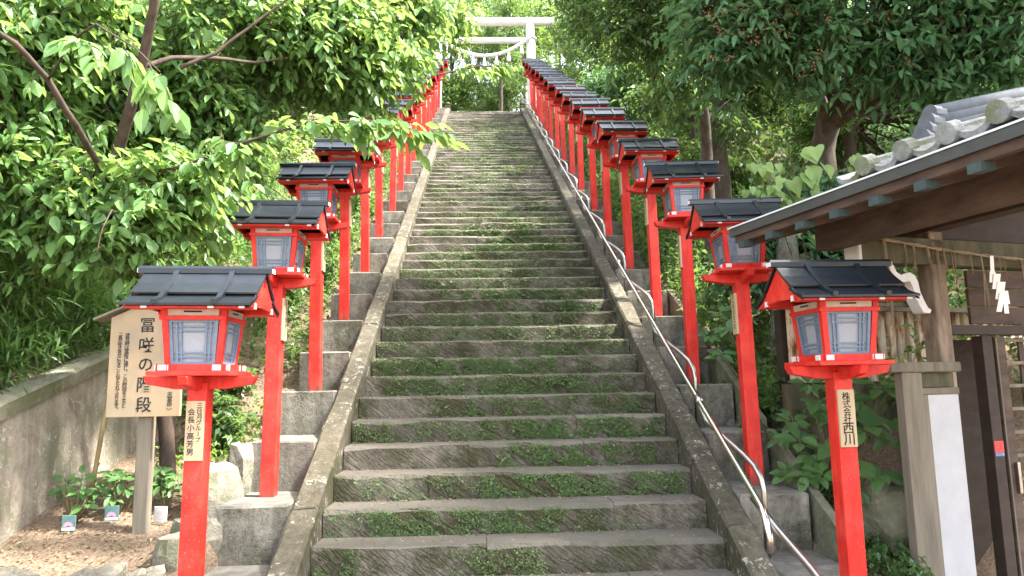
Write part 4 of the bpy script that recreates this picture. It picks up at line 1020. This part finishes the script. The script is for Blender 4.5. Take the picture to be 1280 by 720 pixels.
clp = [(25, 40, 4.7, .42), (95, 10, 4.8, .34), (40, 120, 4.8, .34), (110, 100, 5.5, .34), (5, 175, 4.6, .26), (245, 25, 5.7, .5), (265, 110, 5.7, .40), (220, 170, 5.6, .32), (320, 20, 5.8, .52), (350, 95, 6.1, .45), (410, 35, 6.1, .5), (300, 140, 5.8, .28), (150, 40, 5.6, .45), (195, 100, 5.8, .4),
       (430, 95, 6.4, .40), (470, 45, 6.5, .46), (455, 112, 6.8, .24), (490, 60, 6.9, .30), (505, 12, 7.0, .38), (525, 30, 7.3, .22), (120, 170, 5.4, .3),
       (110, 225, 4.75, .24), (195, 235, 4.75, .26), (110, 265, 4.7, .22), (175, 285, 4.7, .22), (240, 225, 4.9, .20), (225, 270, 4.9, .20), (150, 312, 4.65, .14), (70, 235, 4.8, .22), (265, 190, 4.9, .2), (350, 130, 6.0, .28), (570, 26, 7.7, .2), (20, 230, 4.7, .24), (60, 290, 4.8, .2), (300, 200, 5.6, .18), (260, 250, 5.4, .18)]
clumps = [(*P3(a, b_, d), r) for a, b_, d, r in clp]
D1, tw1 = make_sprays(clumps, 3700, .40, 10, .100, .50, rng, up=-.05, droop=.5, hang=.6, gap=-1.2, two=True)
# long drooping sprays along named branches
def branch_sprays(path, n, tl, lpt, ll):
    q = [Vector(at(*p)) for p in path]; A_, B_ = [], []
    for i in range(n):
        s_ = rng.uniform(0, len(q)-1.001); k = int(s_); p = q[k].lerp(q[k+1], s_-k); t_ = (q[k+1]-q[k]).normalized()
        A_.append(np.array(p)); B_.append(np.array(p)+np.array(t_)*tl*rng.uniform(.2, .9)+rng.normal(size=3)*np.array([.12, .12, .07])*tl*3+np.array([0, 0, -.05]))
    A_, B_ = np.array(A_), np.array(B_); n = len(A_)
    t = ((np.arange(lpt)+.6)/lpt)[None, :, None]; Q = A_[:, None]+(B_-A_)[:, None]*t; td2 = nrm(B_-A_)[:, None]
    side = nrm(np.cross(td2, np.array([0, 0, 1.])+rng.normal(size=(n, 1, 3))*.2)); sg_ = np.where(np.arange(lpt) % 2 == 0, 1., -1.)[None, :, None]
    D = td2*.7+side*sg_*.6+rng.normal(size=(n, lpt, 3))*.2-np.array([0, 0, 1.])*.55; N = np.array([0, 0, 1.])+rng.normal(size=(n, lpt, 3))*.4
    L = ll*rng.uniform(.7, 1.2, (n, lpt)); return (Q.reshape(-1, 3), D.reshape(-1, 3), N.reshape(-1, 3), L.ravel(), (L*.42*rng.uniform(.85, 1.15, (n, lpt))).ravel()), (A_, B_)
D2, tw2 = branch_sprays([(240, 205, 4.6), (290, 184, 4.5), (345, 165, 4.5), (403, 151, 4.5), (470, 152, 4.5), (535, 165, 4.55)], 34, .24, 7, .12)
D3, tw3 = branch_sprays([(540, 95, 7.2), (600, 82, 7.6), (645, 84, 7.9)], 9, .3, 7, .12)
D4, tw4 = branch_sprays([(90, 50, 3.6), (150, 55, 3.3), (200, 90, 3.2), (215, 130, 3.2)], 11, .25, 7, .12)
allD = [np.concatenate([d[i] for d in (D1, D2, D3, D4)], 0) for i in range(5)]
Pn = allD[0]; rel_ = Pn-np.array(CAM_LOC); dep = rel_@np.array(_fw); pu = 640+FPX*(rel_@np.array(_rt))/dep; pv = 360-FPX*(rel_@np.array(_up))/dep
vis = (pu > -20) & (pu < 1300) & (pv > -20) & (pv < 740) & (dep > 2.0)
ok = ~((dep < 2.0) | ((dep < 2.9) & vis))
score = np.where(vis & ok, allD[3]/dep, 0); big = np.argsort(-score)[:290]
mask = ok.copy(); mask[big] = False
V, F = leaf_quads(Pn[mask]-cbn, allD[1][mask], allD[2][mask], allD[3][mask], allD[4][mask], two=True)
cr = link('crown', np_mesh('crown', V, F, M['leafcherry']), ch); cr['kind'] = 'stuff'
nl = [leaf_data('leaf', 'leafcherry', .78, d) for d in (.08, .18, .30)]
for i in big:
    o = link('leaf', nl[i % 3], ch); orient(o, Pn[i]-cbn, allD[1][i], allD[2][i], float(allD[3][i]))
A_ = np.concatenate([t[0] for t in (tw1, tw2, tw3, tw4)]); B_ = np.concatenate([t[1] for t in (tw1, tw2, tw3, tw4)])
V, F = prisms(A_-cbn, B_-cbn, .0035, .0015); tw = link('twigs', np_mesh('twigs', V, F, M['bark']), ch); tw['kind'] = 'stuff'

# ------------------------------------------------------------------ bamboo thicket above the wall
def bamboo(x, y, h, seed, dry):
    r_ = np.random.default_rng(seed); z = gz(x, y)-.05
    b = thing('bamboo_plant', 'slender bamboo stalk with narrow leaves in the thicket above the retaining wall', 'bamboo', (x, y, z), 0, 'bamboo thicket above the retaining wall')
    lean = r_.normal(0, .16, 2); lean[0] += .12
    pts = [(lean[0]*t*t*h, lean[1]*t*t*h, t*h) for t in np.linspace(0, 1, 7)]
    rad = r_.uniform(.007, .017)
    MB().tube(pts, list(np.linspace(rad, rad*.4, 7)), 6).build('culm', M['bamboo' if dry else 'greenbamboo'], b, True)
    n = int(46 if not dry else 14)
    t = r_.uniform(.30, 1.0, n); A_ = np.stack([lean[0]*t*t*h, lean[1]*t*t*h, t*h], 1)
    dd = r_.normal(size=(n, 3))*np.array([1, 1, .3]); B_ = A_+nrm(dd)*r_.uniform(.12, .45, (n, 1))
    lp = 7; tt = r_.uniform(.3, 1.05, (n, lp, 1)); Q = A_[:, None]+(B_-A_)[:, None]*tt
    D = nrm(B_-A_)[:, None]+r_.normal(size=(n, lp, 3))*.6-np.array([0, 0, .45]); N = np.array([0, 0, 1.])+r_.normal(size=(n, lp, 3))*.5
    L = r_.uniform(.08, .17, (n, lp)); V, F = leaf_quads(Q.reshape(-1, 3), D.reshape(-1, 3), N.reshape(-1, 3), L.ravel(), (L*.15).ravel(), two=False)
    o = link('foliage', np_mesh('foliage', V, F, M['leafbamboo']), b); o['kind'] = 'stuff'
    V, F = prisms(A_, B_, .002, .001); o = link('branches', np_mesh('branches', V, F, M['greenbamboo']), b); o['kind'] = 'stuff'
rb = random.Random(21)
for i in range(110):
    y = rb.uniform(-.6, 6.0); x = -3.42-abs(rb.gauss(0, .9))-max(0, (y-3)*.0); bamboo(x, y, rb.uniform(1.3, 3.0), 300+i, rb.random() < .25)
# low leafy undergrowth on the banks (nobody could count it)
def undergrowth(name, label, n, fx, seed, mat, ll, lw, hmax, tl=.25, two=False, lpt=8):
    r_ = np.random.default_rng(seed); x, y = fx(r_, n); z = ground_h(x, y)
    cl = np.stack([x, y, z+r_.uniform(.0, hmax, n)], 1); A_ = cl-np.array([0, 0, .06]); td = nrm(r_.normal(size=(n, 3))*.7+np.array([0, 0, .6])); B_ = cl+td*tl*r_.uniform(.5, 1.2, (n, 1))
    t = ((np.arange(lpt)+.6)/lpt)[None, :, None]; Q = A_[:, None]+(B_-A_)[:, None]*t
    D = r_.normal(size=(n, lpt, 3))*.8+td[:, None]*.5-np.array([0, 0, .2]); N = np.array([0, 0, 1.])+r_.normal(size=(n, lpt, 3))*.5
    L = ll*r_.uniform(.5, 1.2, (n, lpt)); V, F = leaf_quads(Q.reshape(-1, 3), D.reshape(-1, 3), N.reshape(-1, 3), L.ravel(), (L*lw).ravel(), two=two)
    o = link(name, np_mesh(name, V, F, M[mat])); tag(o, label, 'undergrowth', kind='stuff'); return o
def side_region(x0, x1, y0, y1, s): return lambda r_, n: (s*(x0+(x1-x0)*r_.uniform(0, 1, n)**1.4), r_.uniform(y0, y1, n))
undergrowth('undergrowth', 'low green plants on the bank behind the lanterns opposite the handrail', 4200, side_region(2.05, 3.8, 3.0, 21, -1), 1, 'leafmid', .075, .45, .35)
undergrowth('undergrowth', 'dark leafy plants on the bank behind the lanterns beside the handrail', 8500, side_region(2.0, 4.6, .9, 21, 1), 2, 'leafmid', .085, .5, .6)
undergrowth('undergrowth', 'small pale weeds on the soil beside the lowest plinth blocks', 170, lambda r_, n: (r_.uniform(-2.75, -1.95, n), r_.uniform(.9, 2.4, n)), 3, 'leaflight', .055, .5, .14, .16)
undergrowth('ground_cover', 'creeping green plants under the big-leaved bush', 420, lambda r_, n: (r_.uniform(1.98, 2.4, n), r_.uniform(-.45, .9, n)), 4, 'leafbush', .05, .5, .1, .12)

undergrowth('bamboo_grass', 'dense bamboo grass filling the slope above the retaining wall', 9000, lambda r_, n: (-3.45-2.6*r_.uniform(0, 1, n)**1.3, r_.uniform(-1.2, 7, n)), 5, 'leafbamboo', .15, .13, 1.7, .4)
undergrowth('bamboo_grass', 'short bamboo grass spilling over the coping of the retaining wall', 2600, lambda r_, n: (-3.40-.7*r_.uniform(0, 1, n), r_.uniform(-1.2, 6, n)), 15, 'leafbamboo', .14, .13, .45, .35)
undergrowth('hillside_cover', 'leafy cover on the hillside far behind the lanterns by the handrail', 5000, lambda r_, n: (r_.uniform(4.4, 12, n), r_.uniform(1.5, 26, n)), 6, 'leafmid', .16, .5, .9, .4)
undergrowth('hillside_cover', 'leafy cover on the hillside far behind the lanterns across from the handrail', 4000, lambda r_, n: (-r_.uniform(3.8, 11, n), r_.uniform(5.0, 26, n)), 7, 'leafmid', .16, .5, .9, .4)

# ------------------------------------------------------------------ trees on the left bank
def where(x, y):
    i = int(round((y-.6)/1.32))+2; near = 'close behind' if abs(x) < 4.5 else 'well behind' if abs(x) < 7 else 'far behind'
    if i > 17: return 'on the level ground past the topmost lantern '+('beside the handrail' if x > 0 else 'across from the handrail')
    return f'{near} the {ORD[max(1, min(17, i))]} lantern '+('beside the handrail' if x > 0 else 'across from the handrail')
def fill_tree(i, name, label, x, y, h, cr_r, mat, bark, rad, ntw, ll, seed, group, lw=.45, low=.3, lean=0, lpt=7, tl=.42, **kw):
    r_ = np.random.default_rng(seed); z = gz(x, y)-.1
    tr = [(x, y, z), (x+lean*.3, y+r_.normal(0, .1), z+h*.3), (x+lean*.7+r_.normal(0, .1), y+r_.normal(0, .15), z+h*.6), (x+lean, y+r_.normal(0, .2), z+h*.88)]
    cl = []
    for q in range(15):
        f = low+(1-low)*r_.uniform(0, 1); a = r_.uniform(0, 6.28); rr = cr_r*(1-.55*abs(f-.6)/.6)*r_.uniform(.35, .85)
        cl.append((x+lean*f+math.cos(a)*rr, y+math.sin(a)*rr, z+h*f, cr_r*r_.uniform(.32, .5), cr_r*r_.uniform(.32, .5), cr_r*r_.uniform(.22, .36)))
    return make_tree(name, label, (x, y, z), tr, cl, rad, mat, bark, seed, ntw, tl, lpt, ll, lw, group, **kw)
LT = [(-4.6, 3.4, 4.6, 1.5, 'leafbamboo', .06, 'light'), (-3.9, 6.0, 4.2, 1.3, 'leaflight', .07, 'light'), (-5.6, 6.6, 6.2, 2.0, 'leafmid', .12, 'mid'), (-3.9, 9.0, 4.6, 1.4, 'leaflight', .08, 'light'),
      (-5.8, 10.2, 7.0, 2.2, 'leafmid', .14, 'mid'), (-4.0, 12.5, 5.0, 1.6, 'leaflight', .09, 'light'), (-6.2, 15, 7.5, 2.4, 'leafmid', .15, 'mid'), (-4.3, 17, 5.6, 1.8, 'leafmid', .1, 'mid'), (-6.5, 2.0, 5.5, 2.0, 'leafmid', .12, 'mid'), (-7.2, -.5, 5.0, 1.9, 'leafmid', .12, 'mid'), (-4.6, 21, 6.5, 2.2, 'leaflight', .12, 'light'), (-8.5, 6, 8.0, 2.6, 'leafmid', .16, 'mid'), (-9, 13, 9.0, 3.0, 'leafmid', .18, 'mid'), (-4.5, 19.4, 5.8, 1.7, 'leaflight', .1, 'light'), (-4.6, 25.0, 7.5, 2.1, 'leaflight', .12, 'light')]
for i, (x, y, h, r, mat, rad, kd) in enumerate(LT):
    fill_tree(i, 'woodland_tree', ('yellow-green leafy tree ' if kd == 'light' else 'mid-green woodland tree ')+where(x, y), x, y, h, r, mat, 'bark', rad, 1500 if y < 9 else 1300, .095 if y < 9 else .12, 40+i, 'yellow-green trees on the left bank' if kd == 'light' else 'green trees far back on the left bank', low=.12)

# ------------------------------------------------------------------ trees on the right bank
def right_tree(px_, py_base, d, trunk_px, rad, clp, mat, bark, seed, ntw, ll, label, lw=.38, **kw):
    cl = [(*P3(a, b_, dd), *( [r] if not isinstance(r, tuple) else r)) for a, b_, dd, r in clp]
    cl = [c if len(c) > 4 else (*c[:3], c[3], c[3], c[3]) for c in cl]
    p = at(px_, py_base, d); z = gz(p.x, p.y)-.1; base = (p.x, p.y, z)
    tr = [base]+[P3(*q) for q in trunk_px]
    return make_tree('evergreen_tree' if mat == 'leafdark' else 'woodland_tree', label, base, tr, cl, rad, mat, bark, seed, ntw, .40, 8, ll, lw, 'trees on the bank beside the handrail', **kw)
t_red = right_tree(1028, 250, 7.6, [(1028, 190, 7.6), (1034, 140, 7.55), (1040, 105, 7.5), (1046, 60, 7.4), (1050, 0, 7.3)], .16,
    [(900, 20, 6.9, .55), (960, 50, 6.8, .5), (1010, 20, 6.6, .6), (1080, 30, 6.5, .6), (1150, 30, 6.4, .6), (1220, 40, 6.3, .55), (1275, 30, 6.1, .5), (930, 95, 6.9, .40), (990, 90, 6.8, .34), (1190, 85, 6.3, .42), (1250, 75, 6.2, .4), (880, 70, 7.1, .35), (1120, 80, 6.5, .32),
     (950, -70, 6.8, .9), (1080, -80, 6.5, .9), (1200, -80, 6.2, .9), (1330, -20, 5.8, .8), (1000, -180, 6.6, 1.0), (1180, -200, 6.2, 1.0)], 'leafdark', 'barkgrey', 501, 3600, .12, 'thick-trunked dark evergreen with red berry clusters behind the tiled roof', two=True, gap=-1.0, hang=.5)
limb_pts = [at(1040, 118, 7.5), at(1062, 100, 7.4), at(1090, 82, 7.3), at(1115, 72, 7.2), at(1135, 60, 7.1)]
MB().tube([p-Vector(t_red.location) for p in limb_pts], [.07, .06, .05, .035, .02], 8).build('limb', M['barkgrey'], t_red, True)
rr2 = random.Random(6)
bm_ = MB()
for q in range(52):
    p = at(rr2.uniform(880, 1250), rr2.choice([18, 30, 45, 55, 70, 88])+rr2.uniform(-10, 10), rr2.uniform(6.0, 6.4))-Vector(t_red.location)
    for k in range(9):
        c = p+Vector((rr2.gauss(0, .03), rr2.gauss(0, .03), rr2.gauss(0, .022))); s_ = rr2.uniform(.004, .008)
        bm_.add([c+Vector((s_, 0, 0)), c+Vector((0, s_, 0)), c+Vector((-s_, 0, 0)), c+Vector((0, -s_, 0)), c+Vector((0, 0, s_)), c+Vector((0, 0, -s_))], [(0, 1, 4), (1, 2, 4), (2, 3, 4), (3, 0, 4), (1, 0, 5), (2, 1, 5), (3, 2, 5), (0, 3, 5)])
o = bm_.build('berries', M['redfl'], t_red); o['kind'] = 'stuff'
right_tree(886, 260, 8.6, [(884, 190, 8.6), (880, 130, 8.5), (872, 80, 8.4), (858, 40, 8.3), (840, 0, 8.2)], .075,
    [(780, 30, 8.4, .5), (830, 60, 8.2, .45), (740, 15, 8.6, .45), (850, 100, 8.5, .35), (800, 0, 8.0, .6), (860, -50, 8, .8), (760, -40, 8.4, .7), (910, 140, 9, .4)], 'leafmid', 'barkgrey', 502, 1100, .10, 'slender pale-trunked tree leaning over the lanterns beside the handrail', two=True, gap=-.4)
right_tree(905, 280, 9.6, [(897, 170, 9.6), (893, 120, 9.6), (900, 60, 9.6), (905, 0, 9.6)], .13,
    [(900, 60, 10, .7), (950, 110, 9.8, .6), (870, 130, 10, .5), (990, 60, 9.8, .7), (930, 0, 9.6, .9), (850, 20, 10, .7), (1000, -60, 9.6, 1)], 'leafmid', 'barkgrey', 503, 1500, .11, 'spotted pale-barked tree just behind the slender leaning tree')
right_tree(1062, 260, 9.0, [(1060, 170, 9.0), (1062, 120, 9.0), (1070, 60, 8.9), (1075, -20, 8.8)], .10,
    [(1080, 120, 9.2, .7), (1150, 110, 9.0, .7), (1220, 100, 8.8, .7), (1130, 60, 9, .7), (1040, 150, 9.4, .6), (1180, 160, 9.0, .6), (1270, 130, 8.6, .6), (1100, 190, 9.2, .5)], 'leaflight', 'bark', 504, 2000, .10, 'sunlit leafy tree with thin dark trunk behind the thick evergreen')
xo, yo = 6.9, -.6; zo = gz(xo, yo)-.1; cl = []; q_ = np.random.default_rng(90)
for i in range(26): cl.append((q_.uniform(2.6, 6.3), q_.uniform(-3.6, 1.4), q_.uniform(5.6, 7.6), .75, .75, .55))
make_tree('evergreen_tree', 'tall evergreen standing beside the shelter with its crown spread above the roof', (xo, yo, zo), [(xo, yo, zo), (xo-.2, yo, zo+2.5), (xo-.8, yo, zo+4.8), (xo-1.6, yo, zo+6.6)], cl, .22, 'leafdark', 'barkgrey', 515, 2100, .45, 8, .13, .4)
# low mossy trunk between the two lowest lanterns
right_tree(982, 500, 6.4, [(982, 470, 6.4), (984, 420, 6.4), (980, 360, 6.45), (986, 300, 6.5), (1000, 250, 6.6)], .20,
    [(960, 280, 6.9, .35), (1010, 260, 7.0, .45), (930, 330, 7.0, .3), (1040, 310, 7.0, .4), (1070, 270, 7.2, .4), (985, 230, 7.3, .4)], 'leafdark', 'barkmoss', 505, 1100, .11, 'stout mossy-barked tree between the two lowest lanterns by the handrail', two=True)
RT = [(3.3, 6.5, 3.6, 1.2, 'leafmid', .07), (4.4, 8.5, 5.5, 1.8, 'leafmid', .10), (3.3, 10.0, 3.8, 1.3, 'leafdark', .07), (4.6, 12.0, 6.2, 2.0, 'leafmid', .11), (3.3, 14.0, 4.4, 1.5, 'leafmid', .08), (5.0, 16.5, 7.0, 2.3, 'leafmid', .13), (3.6, 18.5, 5.0, 1.7, 'leafmid', .09), (5.2, 5.0, 5.0, 1.8, 'leafdark', .12), (6.8, 7.5, 7.5, 2.4, 'leafmid', .15), (7.4, 12.5, 8.5, 2.8, 'leafmid', .17), (6.8, 2.6, 5.2, 1.9, 'leaflight', .12), (4.8, 21.5, 6.5, 2.2, 'leaflight', .12), (8.5, 17, 9, 3, 'leafmid', .16), (9.5, 4.5, 7.5, 2.5, 'leafmid', .15)]
for i, (x, y, h, r, mat, rad) in enumerate(RT):
    lab = {'leafmid': 'mid-green woodland tree ', 'leafdark': 'dark glossy evergreen ', 'leaflight': 'bright yellow-green tree '}[mat]+where(x, y)
    fill_tree(i, 'woodland_tree', lab, x, y, h, r, mat, 'barkgrey', rad, 1700 if y < 10 else 1400, .095 if y < 9 else .12, 80+i, {'leafmid': 'mid-green trees', 'leafdark': 'dark evergreens', 'leaflight': 'bright trees'}[mat]+' on the bank by the handrail', low=.08)
# ------------------------------------------------------------------ woodland beyond the torii gate
BT = [(-4.2, 29, 9, 3.0, 'leafmid'), (-1.6, 31, 10, 3.0, 'leaflight'), (1.2, 30, 9.5, 3.0, 'leafmid'), (4.0, 30, 10, 3.0, 'leaflight'), (-.2, 35, 13, 3.6, 'leafmid'), (-4.5, 37, 14, 4, 'leafmid'), (4.5, 36, 13, 4, 'leafmid'), (-8, 32, 12, 3.6, 'leafmid'), (8, 31, 12, 3.6, 'leafmid'), (-2.5, 42, 16, 4.5, 'leaflight'), (3, 43, 16, 4.5, 'leafmid'), (-9, 24, 10, 3.2, 'leafmid'), (8.5, 24, 10, 3.2, 'leafmid')]
for i, (x, y, h, r, mat) in enumerate(BT):
    fill_tree(i, 'woodland_tree', 'sunlit light-green tree beyond the torii gate' if mat == 'leaflight' else 'mid-green woodland tree beyond the torii gate', x, y, h, r, mat, 'barkgrey', .14, 2000, .17, 120+i, 'light-green trees beyond the gate' if mat == 'leaflight' else 'mid-green trees beyond the gate', low=.06, tl=.6)
x, y = .75, 26.2
fill_tree(0, 'woodland_tree', 'slim bare-stemmed tree standing just behind the torii gate', x, y, 7.5, 1.6, 'leafmid', 'barkgrey', .12, 700, .14, 160, None, low=.55)
for i, (x, y, r) in enumerate(((-1.3, 26.0, 1.0), (-.3, 27, .8), (1.7, 25.5, .9), (.6, 28, 1.0), (-2.4, 26.5, 1.0), (2.8, 26, 1.0))):
    z = gz(x, y); cl = [(x+rb.uniform(-.5, .5)*r, y+rb.uniform(-.4, .4)*r, z+rb.uniform(.2, 1.0)*r, r*.5, r*.5, r*.4) for _ in range(7)]
    make_tree('shrub', 'rounded green shrub on the landing behind the torii gate', (x, y, z), [(x, y, z-.05), (x, y, z+.3*r), (x+.05, y, z+.7*r)], cl, .05, 'leafmid' if i % 2 else 'leafdark', 'bark', 170+i, 380, .3, 7, .11, .5, 'shrubs behind the torii gate', cat='shrub')

for i, (x, y, r, mt) in enumerate(((-2.45, 1.75, .32, 'leafmid'), (-2.75, 2.5, .38, 'leafmid'), (-2.35, 3.1, .35, 'leaflight'), (-2.8, 3.9, .45, 'leafmid'), (-2.4, 4.8, .4, 'leafmid'), (-2.6, 6.2, .5, 'leafmid'), (-2.5, 7.8, .5, 'leaflight'))):
    z = gz(x, y); cl = [(x+rb.uniform(-.6, .6)*r, y+rb.uniform(-.5, .5)*r, z+rb.uniform(.3, 1.3)*r, r*.5, r*.5, r*.42) for _ in range(7)]
    make_tree('shrub', 'low leafy shrub '+('beside','behind')[i % 2]+' the '+ORD[int(round((y-.6)/1.32))+2]+' lantern across from the handrail', (x, y, z), [(x, y, z-.05), (x, y, z+.35*r), (x+.03, y, z+.8*r)], cl, .02, mt, 'bark', 270+i, 260, .2, 7, .075, .42, 'low shrubs on the bank across from the handrail', cat='shrub')
# ------------------------------------------------------------------ big-leaved bush and heart-leaved vine (right)
def px_bush(label, base, ros, seed):
    bz = gz(*base); r3 = [tuple(at(a, b_, d)-Vector((base[0], base[1], bz))) for a, b_, d, L in ros]
    rosette_plant('leafy_bush', label, (base[0], base[1], bz), r3, .15, seed, nl=(6, 8), axis=(-.1, -.62, .78), lens=[q[3] for q in ros])
px_bush('big-leaved green bush behind the plated lantern beside the shelter', (2.30, .55), [(1084, 532, 4.65, .19), (1040, 560, 4.72, .16), (1100, 592, 4.55, .16), (1100, 480, 4.95, .17), (1062, 500, 4.9, .16), (1072, 612, 4.55, .13), (1040, 520, 5.0, .15), (1020, 505, 5.05, .14), (1118, 540, 4.8, .15), (1010, 480, 5.15, .14), (1055, 470, 5.1, .15)], 701)
px_bush('leafy bush beside the plinth at the second lantern by the handrail', (2.12, .75), [(1000, 548, 4.85, .16), (1008, 595, 4.75, .14), (1025, 590, 4.7, .13), (985, 585, 4.95, .12), (990, 520, 5.1, .13), (975, 545, 5.1, .11), (1015, 570, 4.9, .13)], 702)
px_bush('leafy bush against the mossy trunk by the handrail', (2.3, 1.5), [(900, 440, 6.0, .12), (910, 410, 6.1, .12), (925, 395, 6.2, .12), (900, 390, 6.3, .12), (885, 420, 6.3, .11), (965, 500, 5.8, .12), (985, 490, 5.8, .12), (1000, 465, 5.9, .12)], 703)
vine = thing('heart_leaved_vine', 'pale green vine with heart-shaped leaves above the sheet metal eave', 'vine', P3(1000, 330, 5.6))
vb = Vector(vine.location); hd = heart_data('heart_leaf', 'leafheart'); rv = random.Random(12); vs_ = MB()
for path, n in (([(1010, 330), (1000, 280), (990, 240), (1005, 205), (1020, 185)], 24), ([(990, 320), (970, 265), (960, 230), (955, 205)], 44), ([(1020, 320), (1040, 250), (1060, 225), (1070, 210)], 12)):
    q = [at(a, b_, 5.5+rv.uniform(-.05, .05))-vb for a, b_ in path]; vs_.tube(q, .004, 5)
    for k in range(n):
        s_ = rv.uniform(.6, len(q)-1.01); j = int(s_); p = q[j].lerp(q[j+1], s_-j)+Vector((rv.gauss(0, .06), rv.uniform(-.12, .02), rv.gauss(0, .05)))
        o = link('leaf', hd, vine); orient(o, p, (rv.gauss(0, .45), rv.gauss(-.4, .35), -1), (rv.gauss(0, .6), -1.0, rv.uniform(.2, 1.6)), rv.uniform(.07, .15) if path[0][0] != 990 else rv.uniform(.06, .10))
vs_.build('stem', M['stem'], vine, True)

# ------------------------------------------------------------------ moss, weeds and litter on the steps and soil
r_ = np.random.default_rng(8)
xs1, zs1, ss1 = [], [], []
for s_ in range(-1, 54):
    for q in range(r_.integers(2, 5)):
        c0, w0 = r_.normal(.08, .6), r_.uniform(.2, .9); dens = r_.uniform(.15, 1.0)*(1 if s_ < 24 else .6)
        k = int(9000*w0*dens*(1 if s_ < 8 else .55 if s_ < 20 else .28)); xx = r_.uniform(c0-w0, c0+w0, k); zz = r_.uniform(0, 1, k)**(1.25)
        hol = np.sin(xx*23+s_*3)+np.sin(xx*9+zz*4+s_)+.8*np.sin(zz*9+xx*31)+.7*np.sin(xx*60+zz*17)
        kp = (np.abs(xx) < 1.25) & (hol > r_.uniform(-1.4, .3))
        xs1.append(xx[kp]); zs1.append(zz[kp]); ss1.append(np.full(kp.sum(), s_))
x, zf, stp = np.concatenate(xs1), np.concatenate(zs1), np.concatenate(ss1); n = len(x)
P = np.stack([x, stp*T-.006-r_.uniform(0, .012, n), (stp-1)*RISE+zf*RISE*.92], 1)
D = np.stack([r_.normal(0, .8, n), -r_.uniform(.2, 1, n), r_.normal(.1, .7, n)], 1); N = np.stack([r_.normal(0, .5, n), -np.ones(n)*.7, np.ones(n)*.7], 1)
L = r_.uniform(.006, .0145, n)*(1+1.0*(r_.uniform(0, 1, n) > .95))*(1+stp/28.); V, F = leaf_quads(P, D, N, L, L*.7, two=False)
o = link('moss', np_mesh('moss', V, F, M['moss'])); tag(o, 'green moss and tiny ferns growing on the step risers', 'moss', kind='stuff')
# dry litter lying on treads and soil
n = 16000; which = r_.uniform(0, 1, n)
xs_ = np.where(which < .45, r_.uniform(-1.25, 1.25, n), np.where(which < .8, r_.uniform(-3.15, -1.95, n), r_.uniform(1.95, 2.6, n)))
ys_ = np.where(which < .45, 0, np.where(which < .8, r_.uniform(-.45, 3.2, n), r_.uniform(-.4, 1.5, n)))
st2 = np.clip(np.floor(np.abs(r_.normal(0, 14, n)))-1, -2, 58); frac = 1-r_.uniform(0, 1, n)**2*.8
yst = (st2+frac*.97)*T; ys_ = np.where(which < .45, yst, ys_); zs_ = np.where(which < .45, st2*RISE+.006, ground_h(xs_, ys_)+.012)
P = np.stack([xs_, ys_, zs_], 1); D = np.stack([r_.normal(0, 1, n), r_.normal(0, 1, n), r_.normal(0, .08, n)], 1); N = np.stack([r_.normal(0, .25, n), r_.normal(0, .25, n), np.ones(n)], 1)
L = np.where(which < .45, r_.uniform(.008, .03, n), r_.uniform(.010, .04, n)); V, F = leaf_quads(P, D, N, L, L*np.where(r_.uniform(0, 1, n) < .5, .12, .4), two=False)
o = link('leaf_litter', np_mesh('leaf_litter', V, F, M['litter'])); tag(o, 'dry leaf litter and twigs scattered over the soil and treads', 'leaf litter', kind='stuff')
